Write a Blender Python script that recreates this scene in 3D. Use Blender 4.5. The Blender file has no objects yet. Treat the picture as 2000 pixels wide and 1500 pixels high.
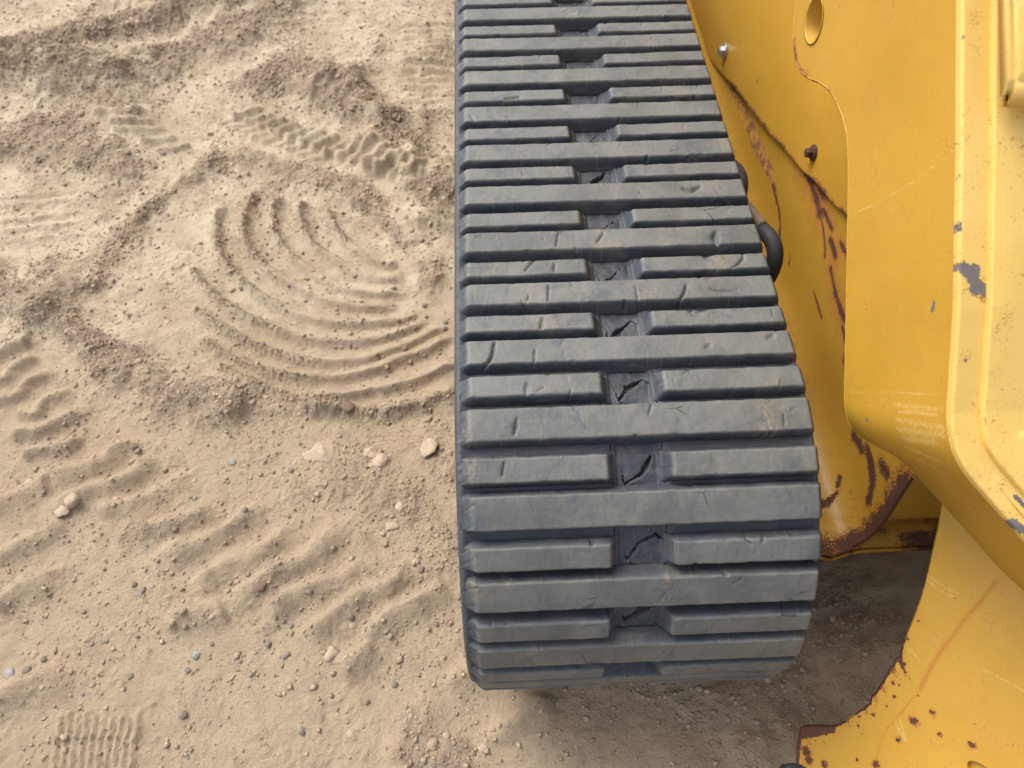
import bpy, math, random
import numpy as np
from mathutils import Vector

# ------------------------------------------------------------------ camera, sky, sun, exposure
scene = bpy.context.scene
COL = scene.collection
cam_d = bpy.data.cameras.new('camera'); cam = bpy.data.objects.new('camera', cam_d); COL.objects.link(cam)
PITCH, YAW = math.radians(56.7), math.radians(2.4)
cam.location = (0, 0, 1.42)
cam.rotation_euler = (math.pi/2 - PITCH, 0, -YAW)
cam_d.sensor_width = 36; cam_d.lens = 36*1450/2000
cam_d.clip_start = .02; cam_d.clip_end = 400
cam_d.dof.use_dof = True; cam_d.dof.focus_distance = 1.02; cam_d.dof.aperture_fstop = 6.0
scene.camera = cam

SUN_EL, SUN_AZ = math.radians(54), math.radians(-50)      # azimuth from +Y, negative = towards -X
world = bpy.data.worlds.new('World'); scene.world = world; world.use_nodes = True
wn = world.node_tree.nodes; wl = world.node_tree.links; wn.clear()
sky = wn.new('ShaderNodeTexSky'); sky.sky_type = 'NISHITA'; sky.sun_disc = False
sky.sun_elevation = SUN_EL; sky.sun_rotation = SUN_AZ; sky.dust_density = 4.0; sky.air_density = 1.0
hs = wn.new('ShaderNodeHueSaturation'); hs.inputs['Saturation'].default_value = .42
bg = wn.new('ShaderNodeBackground'); bg.inputs['Strength'].default_value = .15
wo = wn.new('ShaderNodeOutputWorld')
wl.new(sky.outputs[0], hs.inputs['Color']); wl.new(hs.outputs[0], bg.inputs['Color']); wl.new(bg.outputs[0], wo.inputs['Surface'])

sl = bpy.data.lights.new('sun', 'SUN'); sl.energy = 1.15; sl.angle = math.radians(34); sl.color = (1, .965, .91)
so = bpy.data.objects.new('sun', sl); COL.objects.link(so)
sd = Vector((math.sin(SUN_AZ)*math.cos(SUN_EL), math.cos(SUN_AZ)*math.cos(SUN_EL), math.sin(SUN_EL)))
so.rotation_euler = sd.to_track_quat('Z', 'Y').to_euler(); so.location = (-3, 3, 5)

scene.view_settings.view_transform = 'Standard'; scene.view_settings.look = 'None'
scene.view_settings.exposure = 1.0; scene.view_settings.gamma = 1; scene.view_settings.use_curve_mapping = False
scene.render.engine = 'CYCLES'
scene.cycles.caustics_reflective = False; scene.cycles.caustics_refractive = False

random.seed(7)
RNG = np.random.default_rng(11)

# ------------------------------------------------------------------ traced measurements of the place (metres)
ARCS = [[(-0.437,1.529),(-0.428,1.49),(-0.396,1.431),(-0.356,1.38),(-0.31,1.342),(-0.238,1.304)],[(-0.508,1.565),(-0.509,1.512),(-0.492,1.448),(-0.46,1.397),(-0.406,1.346),(-0.346,1.297),(-0.292,1.271),(-0.214,1.263)],[(-0.569,1.588),(-0.582,1.528),(-0.575,1.464),(-0.55,1.407),(-0.498,1.344),(-0.435,1.283),(-0.376,1.241),(-0.298,1.221),(-0.204,1.22)],[(-0.634,1.618),(-0.653,1.531),(-0.655,1.467),(-0.639,1.41),(-0.604,1.354),(-0.549,1.299),(-0.474,1.245),(-0.393,1.198),(-0.316,1.175),(-0.224,1.174)],[(-0.724,1.567),(-0.724,1.476),(-0.707,1.389),(-0.669,1.322),(-0.617,1.262),(-0.554,1.21),(-0.473,1.163),(-0.387,1.133),(-0.304,1.124),(-0.222,1.131),(-0.173,1.156)],[(-0.77,1.332),(-0.734,1.279),(-0.676,1.215),(-0.605,1.163),(-0.525,1.118),(-0.444,1.086),(-0.37,1.076),(-0.293,1.072),(-0.229,1.09),(-0.139,1.139)],[(-0.74,1.196),(-0.685,1.146),(-0.616,1.101),(-0.541,1.058),(-0.457,1.025),(-0.377,1.014),(-0.297,1.018),(-0.239,1.04),(-0.179,1.068),(-0.098,1.121)],[(-0.71,1.105),(-0.639,1.047),(-0.574,1.01),(-0.511,0.983),(-0.431,0.966),(-0.353,0.967),(-0.283,0.983),(-0.217,1.014),(-0.158,1.037),(-0.077,1.089)],[(-0.654,1.018),(-0.588,0.972),(-0.5,0.927),(-0.435,0.901),(-0.367,0.903),(-0.299,0.923),(-0.234,0.934),(-0.156,0.959),(-0.074,1.004)],[(-0.44,0.879),(-0.364,0.871),(-0.287,0.864),(-0.212,0.869),(-0.155,0.885),(-0.074,0.918)]]
BERMS = [([(-1.325,1.332),(-1.132,1.207),(-0.993,1.107),(-0.887,1.021),(-0.741,0.944),(-0.617,0.898)],0.055,0.034),([(-0.617,0.898),(-0.49,0.886),(-0.375,0.874)],0.028,0.012),([(-0.375,0.874),(-0.238,0.871),(-0.09,0.882)],0.022,0.01),([(-0.777,1.737),(-0.867,1.614),(-0.929,1.517),(-0.97,1.406),(-1.038,1.269),(-1.082,1.205)],0.05,0.02),([(-0.482,2.007),(-0.383,1.94),(-0.306,1.807),(-0.235,1.693),(-0.147,1.615),(-0.048,1.539)],0.085,0.06),([(-0.326,1.531),(-0.239,1.45),(-0.182,1.355),(-0.142,1.282)],0.06,0.018),([(-1.665,2.159),(-1.466,2.183),(-1.329,2.151),(-1.188,2.1)],0.12,0.07),([(-1.333,2.339),(-1.169,2.421),(-1.056,2.446)],0.1,0.04),([(-1.004,2.199),(-0.92,2.27),(-0.829,2.318),(-0.667,2.492)],0.09,0.03),([(-1.361,1.806),(-1.26,1.859),(-1.131,1.819),(-1.029,1.704)],0.11,0.025),([(-0.698,2.106),(-0.559,2.14),(-0.443,2.108)],0.09,0.03),([(-0.758,1.715),(-0.66,1.732),(-0.567,1.685),(-0.447,1.638),(-0.299,1.55)],0.05,0.016),([(-0.952,2.535),(-0.867,2.548),(-0.819,2.578)],0.1,0.05),([(-0.304,2.211),(-0.236,2.153),(-0.156,2.233)],0.06,0.02),([(-0.151,1.931),(-0.074,1.964)],0.06,0.015),([(-0.401,0.693),(-0.359,0.697),(-0.293,0.677)],0.05,0.006),([(-0.161,0.187),(-0.13,0.189),(-0.108,0.176)],0.045,0.018),([(-0.449,0.498),(-0.457,0.448)],0.03,0.008),([(-0.298,0.743),(-0.207,0.673),(-0.131,0.579),(-0.11,0.514)],0.055,0.003),([(-0.146,0.793),(-0.112,0.717)],0.05,0.003),([(-0.726,0.583),(-0.698,0.592)],0.03,0.01)]
CLEATS = [([(-1.164,1.918),(-1.068,1.926),(-1.013,1.95)],0.012,0.012),([(-1.11,1.882),(-1.043,1.884),(-0.98,1.905)],0.012,0.012),([(-1.096,1.845),(-1.021,1.855),(-0.936,1.873)],0.012,0.012),([(-1.011,1.812),(-0.955,1.823),(-0.907,1.844)],0.012,0.012),([(-0.959,1.773),(-0.889,1.793),(-0.863,1.808)],0.012,0.012),([(-0.768,1.929),(-0.732,1.935),(-0.71,1.953),(-0.672,1.961)],0.014,0.018),([(-0.724,1.899),(-0.689,1.905),(-0.667,1.923),(-0.629,1.931)],0.014,0.018),([(-0.683,1.876),(-0.647,1.882),(-0.625,1.9),(-0.587,1.908)],0.014,0.018),([(-0.641,1.848),(-0.605,1.854),(-0.583,1.872),(-0.545,1.88)],0.014,0.018),([(-0.599,1.824),(-0.564,1.829),(-0.542,1.847),(-0.504,1.854)],0.014,0.018),([(-0.56,1.807),(-0.525,1.812),(-0.503,1.83),(-0.464,1.838)],0.014,0.018),([(-0.519,1.784),(-0.484,1.789),(-0.462,1.806),(-0.424,1.814)],0.014,0.018),([(-0.478,1.749),(-0.444,1.754),(-0.422,1.771),(-0.384,1.779)],0.014,0.018),([(-0.44,1.733),(-0.405,1.738),(-0.383,1.755),(-0.345,1.763)],0.014,0.018),([(-0.401,1.71),(-0.366,1.716),(-0.344,1.732),(-0.306,1.739)],0.014,0.018),([(-0.362,1.678),(-0.327,1.683),(-0.305,1.699),(-0.268,1.706)],0.014,0.018),([(-0.324,1.662),(-0.29,1.667),(-0.267,1.683),(-0.23,1.69)],0.014,0.018),([(-0.286,1.635),(-0.252,1.64),(-0.23,1.656),(-0.193,1.663)],0.014,0.018),([(-0.249,1.617),(-0.215,1.622),(-0.193,1.638),(-0.156,1.645)],0.014,0.018),([(-0.814,1.905),(-0.777,1.911),(-0.742,1.929)],0.012,0.008),([(-0.776,1.883),(-0.739,1.889),(-0.704,1.906)],0.012,0.008),([(-0.739,1.861),(-0.702,1.866),(-0.667,1.884)],0.012,0.008),([(-0.701,1.839),(-0.665,1.845),(-0.63,1.862)],0.012,0.008),([(-0.665,1.818),(-0.628,1.823),(-0.593,1.84)],0.012,0.008),([(-0.628,1.796),(-0.592,1.801),(-0.557,1.818)],0.012,0.008),([(-0.592,1.775),(-0.556,1.78),(-0.521,1.797)],0.012,0.008),([(-0.557,1.754),(-0.521,1.759),(-0.486,1.775)],0.012,0.008),([(-0.522,1.733),(-0.486,1.738),(-0.451,1.754)],0.012,0.008),([(-0.287,2.387),(-0.223,2.387),(-0.196,2.377),(-0.167,2.388),(-0.081,2.378)],0.013,0.01),([(-0.285,2.348),(-0.222,2.348),(-0.195,2.338),(-0.166,2.349),(-0.081,2.339)],0.013,0.01),([(-0.283,2.309),(-0.221,2.31),(-0.194,2.3),(-0.165,2.31),(-0.081,2.301)],0.013,0.01),([(-0.282,2.271),(-0.22,2.271),(-0.193,2.261),(-0.165,2.272),(-0.081,2.262)],0.013,0.01),([(-0.28,2.233),(-0.219,2.233),(-0.192,2.223),(-0.164,2.233),(-0.081,2.224)],0.013,0.01),([(-0.278,2.194),(-0.218,2.195),(-0.191,2.185),(-0.163,2.195),(-0.081,2.186)],0.013,0.01),([(-0.277,2.157),(-0.217,2.157),(-0.19,2.148),(-0.163,2.157),(-0.081,2.148)],0.013,0.01),([(-0.275,2.119),(-0.215,2.119),(-0.189,2.11),(-0.162,2.12),(-0.081,2.111)],0.013,0.01),([(-0.273,2.081),(-0.214,2.082),(-0.189,2.073),(-0.162,2.082),(-0.081,2.073)],0.013,0.01),([(-0.272,2.044),(-0.213,2.044),(-0.188,2.036),(-0.161,2.045),(-0.081,2.036)],0.013,0.01),([(-0.27,2.007),(-0.212,2.007),(-0.187,1.999),(-0.16,2.008),(-0.082,1.999)],0.013,0.01),([(-0.269,1.97),(-0.211,1.97),(-0.186,1.962),(-0.16,1.971),(-0.082,1.963)],0.013,0.01),([(-1.337,2.609),(-1.233,2.509)],0.015,0.012),([(-1.295,2.608),(-1.192,2.508)],0.015,0.012),([(-1.252,2.606),(-1.15,2.506)],0.015,0.012),([(-1.209,2.604),(-1.108,2.504)],0.015,0.012),([(-1.171,1.047),(-1.157,1.057),(-1.14,1.074),(-1.111,1.091),(-1.094,1.094)],0.015,0.0165),([(-1.149,0.985),(-1.128,0.987),(-1.112,0.99),(-1.108,1.02),(-1.085,1.037),(-1.054,1.037)],0.015,0.0165),([(-1.116,0.933),(-1.099,0.933),(-1.069,0.941),(-1.065,0.971),(-1.042,0.987),(-0.997,0.995)],0.015,0.0165),([(-1.061,0.889),(-1.042,0.89),(-1.012,0.887),(-1.007,0.916),(-0.992,0.931),(-0.951,0.949)],0.015,0.0165),([(-1.067,0.833),(-1.032,0.84),(-0.998,0.843),(-0.966,0.86),(-0.946,0.875),(-0.893,0.898)],0.015,0.0165),([(-1.015,0.786),(-0.991,0.792),(-0.953,0.798),(-0.916,0.806),(-0.894,0.82)],0.015,0.0165),([(-1.365,1.602),(-1.257,1.612),(-1.178,1.625),(-1.109,1.63)],0.01,0.005),([(-1.356,1.576),(-1.247,1.577),(-1.168,1.59),(-1.1,1.595)],0.01,0.005),([(-1.336,1.516),(-1.231,1.526),(-1.153,1.538),(-1.086,1.543)],0.01,0.005),([(-1.322,1.476),(-1.219,1.489),(-1.142,1.501),(-1.076,1.506)],0.01,0.005),([(-1.31,1.438),(-1.206,1.445),(-1.13,1.457),(-1.064,1.462)],0.01,0.005)]
WAVES = [[(-0.964,0.729),(-0.908,0.741),(-0.871,0.756),(-0.834,0.772),(-0.808,0.795),(-0.763,0.805)],[(-0.928,0.668),(-0.891,0.678),(-0.836,0.701),(-0.802,0.716),(-0.773,0.735),(-0.752,0.754),(-0.718,0.768)],[(-0.825,0.637),(-0.799,0.652),(-0.756,0.664),(-0.718,0.682),(-0.685,0.705),(-0.632,0.726)],[(-0.716,0.591),(-0.701,0.607),(-0.658,0.621),(-0.621,0.64),(-0.593,0.659)],[(-0.686,0.538),(-0.632,0.568),(-0.574,0.585),(-0.54,0.603),(-0.531,0.623),(-0.484,0.648)],[(-0.599,0.48),(-0.566,0.505),(-0.54,0.529),(-0.495,0.549),(-0.461,0.567),(-0.428,0.602)],[(-0.534,0.444),(-0.506,0.47),(-0.468,0.489),(-0.426,0.509),(-0.386,0.529),(-0.35,0.566),(-0.325,0.594)],[(-0.457,0.415),(-0.418,0.445),(-0.376,0.467),(-0.339,0.478),(-0.299,0.494),(-0.277,0.518)],[(-0.381,0.378),(-0.341,0.404),(-0.3,0.437),(-0.258,0.459),(-0.211,0.478),(-0.183,0.511)],[(-0.267,0.376),(-0.225,0.405),(-0.183,0.426),(-0.139,0.448),(-0.107,0.468)],[(-0.632,0.422),(-0.562,0.434),(-0.529,0.447)],[(-0.305,0.32),(-0.27,0.34),(-0.237,0.363)],[(-1.047,0.662),(-0.977,0.705),(-0.929,0.721)],[(-1.009,0.552),(-0.942,0.592),(-0.883,0.633)],[(-0.978,0.46),(-0.912,0.497),(-0.853,0.53)],[(-0.922,0.293),(-0.866,0.317),(-0.778,0.331)],[(-0.118,0.285),(-0.052,0.318),(0.014,0.324)],[(-0.036,0.198),(0.028,0.236),(0.084,0.251)]]
SHOE = [[(-0.784,0.259),(-0.778,0.23)],[(-0.781,0.226),(-0.773,0.175)],[(-0.771,0.266),(-0.763,0.23)],[(-0.767,0.226),(-0.759,0.174)],[(-0.754,0.26),(-0.749,0.229)],[(-0.752,0.225),(-0.745,0.176)],[(-0.741,0.265),(-0.734,0.228)],[(-0.737,0.224),(-0.73,0.172)],[(-0.725,0.26),(-0.719,0.228)],[(-0.722,0.224),(-0.716,0.172)],[(-0.709,0.255),(-0.704,0.227)],[(-0.708,0.223),(-0.701,0.172)],[(-0.694,0.254),(-0.69,0.227)],[(-0.693,0.223),(-0.687,0.173)],[(-0.679,0.254),(-0.675,0.226)],[(-0.678,0.222),(-0.673,0.172)],[(-0.664,0.252),(-0.66,0.225)],[(-0.664,0.221),(-0.658,0.169)],[(-0.651,0.26),(-0.645,0.225)],[(-0.649,0.221),(-0.645,0.173)]]
STONES = [(-0.378,0.765,0.0683,0),(-0.145,0.77,0.0487,0),(-0.269,0.76,0.0397,0),(-0.248,0.741,0.0372,0),(-0.323,0.87,0.0297,2),(-0.565,0.754,0.0175,3),(-0.89,0.652,0.0315,0),(-0.867,0.672,0.036,0),(-0.216,0.592,0.0249,0),(-0.456,0.473,0.0178,2),(-0.401,0.351,0.0189,1),(-0.317,0.35,0.0265,0),(-0.691,0.479,0.0257,1),(-0.568,0.358,0.0132,4),(-0.9,0.337,0.0205,4)]
CRACKS = [([(0.05,0.051),(0.032,0.048),(0.02,0.043),(0.016,0.037)],0.0022,0.006),([(0.036,0.104),(0.016,0.102)],0.0015,0.003),([(0.136,0.321),(0.122,0.315),(0.106,0.302),(0.102,0.29)],0.0022,0.005),([(0.236,0.382),(0.226,0.379),(0.216,0.38)],0.005,0.006),([(0.332,0.351),(0.326,0.361),(0.334,0.376)],0.0045,0.005),([(0.098,0.318),(0.09,0.327),(0.098,0.339)],0.006,0.005),([(0.202,0.41),(0.188,0.413),(0.174,0.401),(0.17,0.394)],0.002,0.003),([(0.566,0.085),(0.568,0.099),(0.57,0.108)],0.0035,0.005),([(0.524,0.024),(0.502,0.036)],0.002,0.003),([(0.148,0.13),(0.118,0.127)],0.0018,0.003),([(0.132,0.353),(0.128,0.362),(0.126,0.391)],0.0018,0.003),([(0.088,0.118),(0.072,0.115)],0.003,0.004),([(-0.058,0.076),(-0.074,0.072)],0.0022,0.004),([(-0.106,0.058),(-0.12,0.055)],0.002,0.003),([(-0.016,0.091),(-0.028,0.089)],0.003,0.003),([(0.246,0.151),(0.22,0.146)],0.0018,0.003),([(0.244,0.218),(0.224,0.205)],0.0018,0.003),([(0.202,0.118),(0.176,0.098)],0.002,0.003),([(0.186,0.141),(0.172,0.139)],0.002,0.003),([(-0.046,0.246),(-0.058,0.241)],0.0015,0.002),([(-0.198,0.35),(-0.206,0.358)],0.002,0.003),([(-0.198,0.374),(-0.204,0.372)],0.002,0.003),([(0.138,0.25),(0.106,0.252)],0.0015,0.003),([(0.162,0.347),(0.154,0.342)],0.004,0.004),([(0.214,0.174),(0.204,0.178),(0.198,0.191)],0.003,0.004),([(0.196,0.357),(0.192,0.364)],0.006,0.005),([(-0.024,0.104),(-0.02,0.112)],0.0015,0.002),([(-0.026,0.146),(-0.034,0.141)],0.002,0.002),([(0.13,0.101),(0.118,0.098)],0.0015,0.002),([(-0.064,0.41),(-0.076,0.409)],0.0015,0.002),([(-0.008,0.293),(-0.002,0.301)],0.0015,0.002),([(0.03,0.33),(0.034,0.335)],0.004,0.003),([(0.042,0.414),(0.046,0.422)],0.003,0.003)]
CREASE = [(2.12,0.183),(1.884,0.232),(1.72,0.278),(1.539,0.337),(1.415,0.371),(1.304,0.401),(1.179,0.443),(1.081,0.474),(1.021,0.497),(0.95,0.519),(0.899,0.538),(0.818,0.572)]
RUST0 = [([(1.367,0.311),(1.302,0.321),(1.22,0.335),(1.161,0.332),(1.111,0.321),(1.079,0.302)],0.008),([(1.124,0.463),(1.07,0.465),(1.019,0.462),(0.979,0.456)],0.0176),([(1.09,0.467),(1.022,0.49),(0.998,0.493)],0.0255),([(0.979,0.456),(0.939,0.444),(0.907,0.424)],0.0056),([(0.976,0.47),(0.925,0.474)],0.0096),([(0.913,0.457),(0.879,0.454)],0.0128),([(0.883,0.482),(0.835,0.489)],0.0096),([(0.873,0.427),(0.84,0.417)],0.0096),([(0.831,0.414),(0.797,0.413),(0.752,0.414)],0.0128),([(0.763,0.399),(0.724,0.392)],0.0096),([(0.886,0.35),(0.827,0.346)],0.0056),([(0.997,0.299),(1.011,0.313)],0.0048),([(0.715,0.374),(0.668,0.35),(0.64,0.328)],0.0144),([(0.591,0.325),(0.558,0.333)],0.016),([(0.55,0.348),(0.509,0.337),(0.479,0.304)],0.016),([(0.514,0.372),(0.494,0.376)],0.0176),([(0.461,0.418),(0.449,0.361),(0.439,0.315),(0.424,0.258)],0.0357),([(0.519,0.258),(0.489,0.24)],0.0056),([(0.544,0.266),(0.527,0.26)],0.0048),([(1.304,0.401),(1.179,0.443),(1.081,0.474)],0.0096)]
EDGE3= [(-0.0711, 0.0828), (-0.034, 0.038), (-0.0, -0.0), (0.0378, -0.0464), (0.0545, -0.0674), (0.0667, -0.0844), (0.0796, -0.1044), (0.0912, -0.1233), (0.0988, -0.1356), (0.1043, -0.1437), (0.1102, -0.1533), (0.1173, -0.1604), (0.1164, -0.1669), (0.1208, -0.1779), (0.1264, -0.1911), (0.1331, -0.2041), (0.138, -0.2169), (0.143, -0.2248), (0.1441, -0.2346), (0.1502, -0.2422), (0.1533, -0.255), (0.1541, -0.2688), (0.1569, -0.2829), (0.1585, -0.3004), (0.1577, -0.3161), (0.1546, -0.3302), (0.1453, -0.351), (0.1381, -0.3744), (0.1478, -0.3859), (0.1601, -0.3998), (0.1848, -0.4208), (0.2094, -0.442)]
PAINT3= [(0.1007, -0.1383), (0.1106, -0.1525), (0.1196, -0.1598), (0.1428, -0.1717), (0.1278, -0.169), (0.1198, -0.1685), (0.1279, -0.1874), (0.1362, -0.2066), (0.1415, -0.2185), (0.1445, -0.2285), (0.1456, -0.2358), (0.1522, -0.2425), (0.1553, -0.2553), (0.1553, -0.271), (0.1561, -0.2876), (0.1593, -0.301), (0.1585, -0.3168), (0.1641, -0.3241), (0.1626, -0.3368), (0.1595, -0.3511), (0.1563, -0.3658), (0.1526, -0.3847), (0.1697, -0.4026), (0.186, -0.417)]
SEAM3= [(0.091, 0.0156), (0.1034, -0.0174), (0.1119, -0.0477), (0.1243, -0.0796), (0.1384, -0.1179), (0.1632, -0.1659), (0.1738, -0.1982), (0.183, -0.2252), (0.1901, -0.2483), (0.2118, -0.2811), (0.2227, -0.2951)]
SPOTS3= [((0.1652, -0.2506), 0.0037), ((0.1693, -0.2825), 0.0026), ((0.1412, -0.1946), 0.0033), ((0.1462, -0.1877), 0.0022), ((0.1563, -0.2045), 0.0033), ((0.1684, -0.1725), 0.0026), ((0.1939, -0.1692), 0.0063), ((0.1943, -0.2008), 0.0092), ((0.2206, -0.1787), 0.0048), ((0.2065, -0.2383), 0.0051), ((0.0852, -0.0441), 0.0011), ((0.0875, -0.1061), 0.0022), ((0.1703, -0.3888), 0.011), ((0.1817, -0.3923), 0.0092), ((0.195, -0.3716), 0.0074), ((0.2076, -0.3164), 0.0037), ((0.2219, -0.2919), 0.0074), ((0.1691, -0.3505), 0.0022), ((0.2452, -0.1488), 0.0066), ((0.1268, -0.1621), 0.004), ((0.1365, -0.1677), 0.0029), ((0.1635, -0.224), 0.0022), ((0.1809, -0.2841), 0.0018), ((0.2201, -0.2033), 0.0011)]
SCR3= [[(0.0449, -0.0538), (0.0687, -0.0449), (0.0817, -0.0358)], [(0.0485, -0.059), (0.066, -0.0539), (0.0851, -0.0429)], [(0.1716, -0.0735), (0.193, -0.0584), (0.2149, -0.045)], [(0.1112, -0.1422), (0.1304, -0.1402)], [(0.1821, -0.2171), (0.2124, -0.2299)], [(0.183, -0.2252), (0.2063, -0.2309)]]
HOLE3= (0.2617, -0.1476)

# ------------------------------------------------------------------ helpers
def link(o, parent=None):
    COL.objects.link(o)
    if parent is not None: o.parent = parent
    return o

def mesh_obj(name, v, f, mat, parent=None, smooth=True, attrs=None):
    me = bpy.data.meshes.new(name)
    v = np.asarray(v, np.float32)
    if isinstance(f, np.ndarray) and f.ndim == 2:
        n = f.shape[1]
        me.vertices.add(len(v)); me.vertices.foreach_set('co', v.ravel())
        me.loops.add(f.size); me.loops.foreach_set('vertex_index', f.ravel().astype(np.int32))
        me.polygons.add(len(f)); me.polygons.foreach_set('loop_start', np.arange(0, f.size, n, dtype=np.int32))
        me.update(calc_edges=True)
    else:
        me.from_pydata([tuple(map(float, p)) for p in v], [], [tuple(int(i) for i in q) for q in f]); me.update()
    if smooth: me.polygons.foreach_set('use_smooth', np.ones(len(me.polygons), bool))
    for k, a in (attrs or {}).items():
        a = np.asarray(a, np.float32)
        if a.ndim == 1:
            at = me.attributes.new(k, 'FLOAT', 'POINT'); at.data.foreach_set('value', a)
        else:
            at = me.attributes.new(k, 'FLOAT_VECTOR', 'POINT'); at.data.foreach_set('vector', a.ravel())
    me.materials.append(mat)
    return link(bpy.data.objects.new(name, me), parent)

def grid_faces(nu, nv, off=0, flip=False):
    i = np.arange(nu-1)[:, None]*nv + np.arange(nv-1)[None]
    q = np.stack([i, i+nv, i+nv+1, i+1], -1).reshape(-1, 4) + off
    return q[:, ::-1] if flip else q

def tag(o, label=None, cat=None, group=None, kind=None):
    for k, v in (('label', label), ('category', cat), ('group', group), ('kind', kind)):
        if v: o[k] = v
    return o

def _hash(ix, iy, seed):
    h = (ix.astype(np.int64)*374761393 + iy.astype(np.int64)*668265263 + seed*1442695041) & 0xffffffff
    h = ((h ^ (h >> 13))*1274126177) & 0xffffffff
    return ((h ^ (h >> 16)) & 0xffff)/65535.0

def noise(x, y, seed=0):                       # 2-D gradient noise, about -1..1
    ix = np.floor(x); iy = np.floor(y); fx = x-ix; fy = y-iy
    def g(dx, dy):
        a = _hash(ix+dx, iy+dy, seed)*2*np.pi
        return np.cos(a)*(fx-dx) + np.sin(a)*(fy-dy)
    u = fx*fx*fx*(fx*(fx*6-15)+10); w = fy*fy*fy*(fy*(fy*6-15)+10)
    a = g(0, 0)*(1-u) + g(1, 0)*u; b = g(0, 1)*(1-u) + g(1, 1)*u
    return (a*(1-w) + b*w)*1.5

def fbm(x, y, o=4, seed=0, gain=.5):
    s = 0; a = 1; t = 0
    for i in range(o):
        s = s + a*noise(x*2**i + 17.3*i, y*2**i - 9.1*i, seed+i); t += a; a *= gain
    return s/t

def billow(x, y, o=3, seed=0):
    s = 0; a = 1; t = 0
    for i in range(o):
        s = s + a*(1-np.abs(noise(x*2**i+5.7*i, y*2**i+3.1*i, seed+i))*2); t += a; a *= .55
    return s/t

def cells(x, y, seed=0):                       # rounded pebbly relief: 1 at cell centres, 0 at borders
    ix = np.floor(x); iy = np.floor(y); d1 = np.full(x.shape, 9.); d2 = np.full(x.shape, 9.); idv = np.zeros(x.shape)
    for dx in (-1, 0, 1):
        for dy in (-1, 0, 1):
            cx = ix+dx; cy = iy+dy
            d = np.hypot(cx+.1+.8*_hash(cx, cy, seed)-x, cy+.1+.8*_hash(cx, cy, seed+7)-y)
            h = _hash(cx, cy, seed+13)
            n = d < d1
            d2 = np.where(n, d1, np.minimum(d2, d)); idv = np.where(n, h, idv); d1 = np.where(n, d, d1)
    return np.clip(d2-d1, 0, 1), idv

def sstep(a, b, x):
    t = np.clip((x-a)/(b-a), 0, 1); return t*t*(3-2*t)

def smooth_line(pts, n=6):                     # Catmull-Rom through the points
    p = np.array(pts, float)
    if len(p) < 3: return p
    q = np.vstack([2*p[0]-p[1], p, 2*p[-1]-p[-2]]); out = []
    for i in range(1, len(q)-2):
        for t in np.linspace(0, 1, n, endpoint=False):
            out.append(.5*(2*q[i] + (q[i+1]-q[i-1])*t + (2*q[i-1]-5*q[i]+4*q[i+1]-q[i+2])*t*t + (3*q[i]-q[i-1]-3*q[i+1]+q[i+2])*t**3))
    out.append(q[-2]); return np.array(out)

def line_dist(x, y, pts):                      # distance to a polyline, side of it and 0..1 position along it
    best = np.full(x.shape, 1e9); side = np.zeros(x.shape); pos = np.zeros(x.shape); n = len(pts)-1
    for i in range(n):
        a = pts[i]; d = pts[i+1]-a; L2 = d@d+1e-12
        tr = ((x-a[0])*d[0]+(y-a[1])*d[1])/L2; t = np.clip(tr, 0, 1)
        dx = x-a[0]-t*d[0]; dy = y-a[1]-t*d[1]; r = dx*dx+dy*dy
        m = r < best; best = np.where(m, r, best); side = np.where(m, d[0]*dy-d[1]*dx, side); pos = np.where(m, (i+t)/n, pos)
    return np.sqrt(best), np.sign(side), pos

def local(x, y, pts, r):                       # indices of the samples near a polyline
    return np.nonzero((x > pts[:, 0].min()-r) & (x < pts[:, 0].max()+r) & (y > pts[:, 1].min()-r) & (y < pts[:, 1].max()+r))

def in_poly(x, y, poly):
    c = np.zeros(x.shape, bool); p = np.array(poly); j = len(p)-1
    for i in range(len(p)):
        k = ((p[i, 1] > y) != (p[j, 1] > y)) & (x < (p[j, 0]-p[i, 0])*(y-p[i, 1])/(p[j, 1]-p[i, 1]+1e-12)+p[i, 0])
        c ^= k; j = i
    return c

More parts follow.
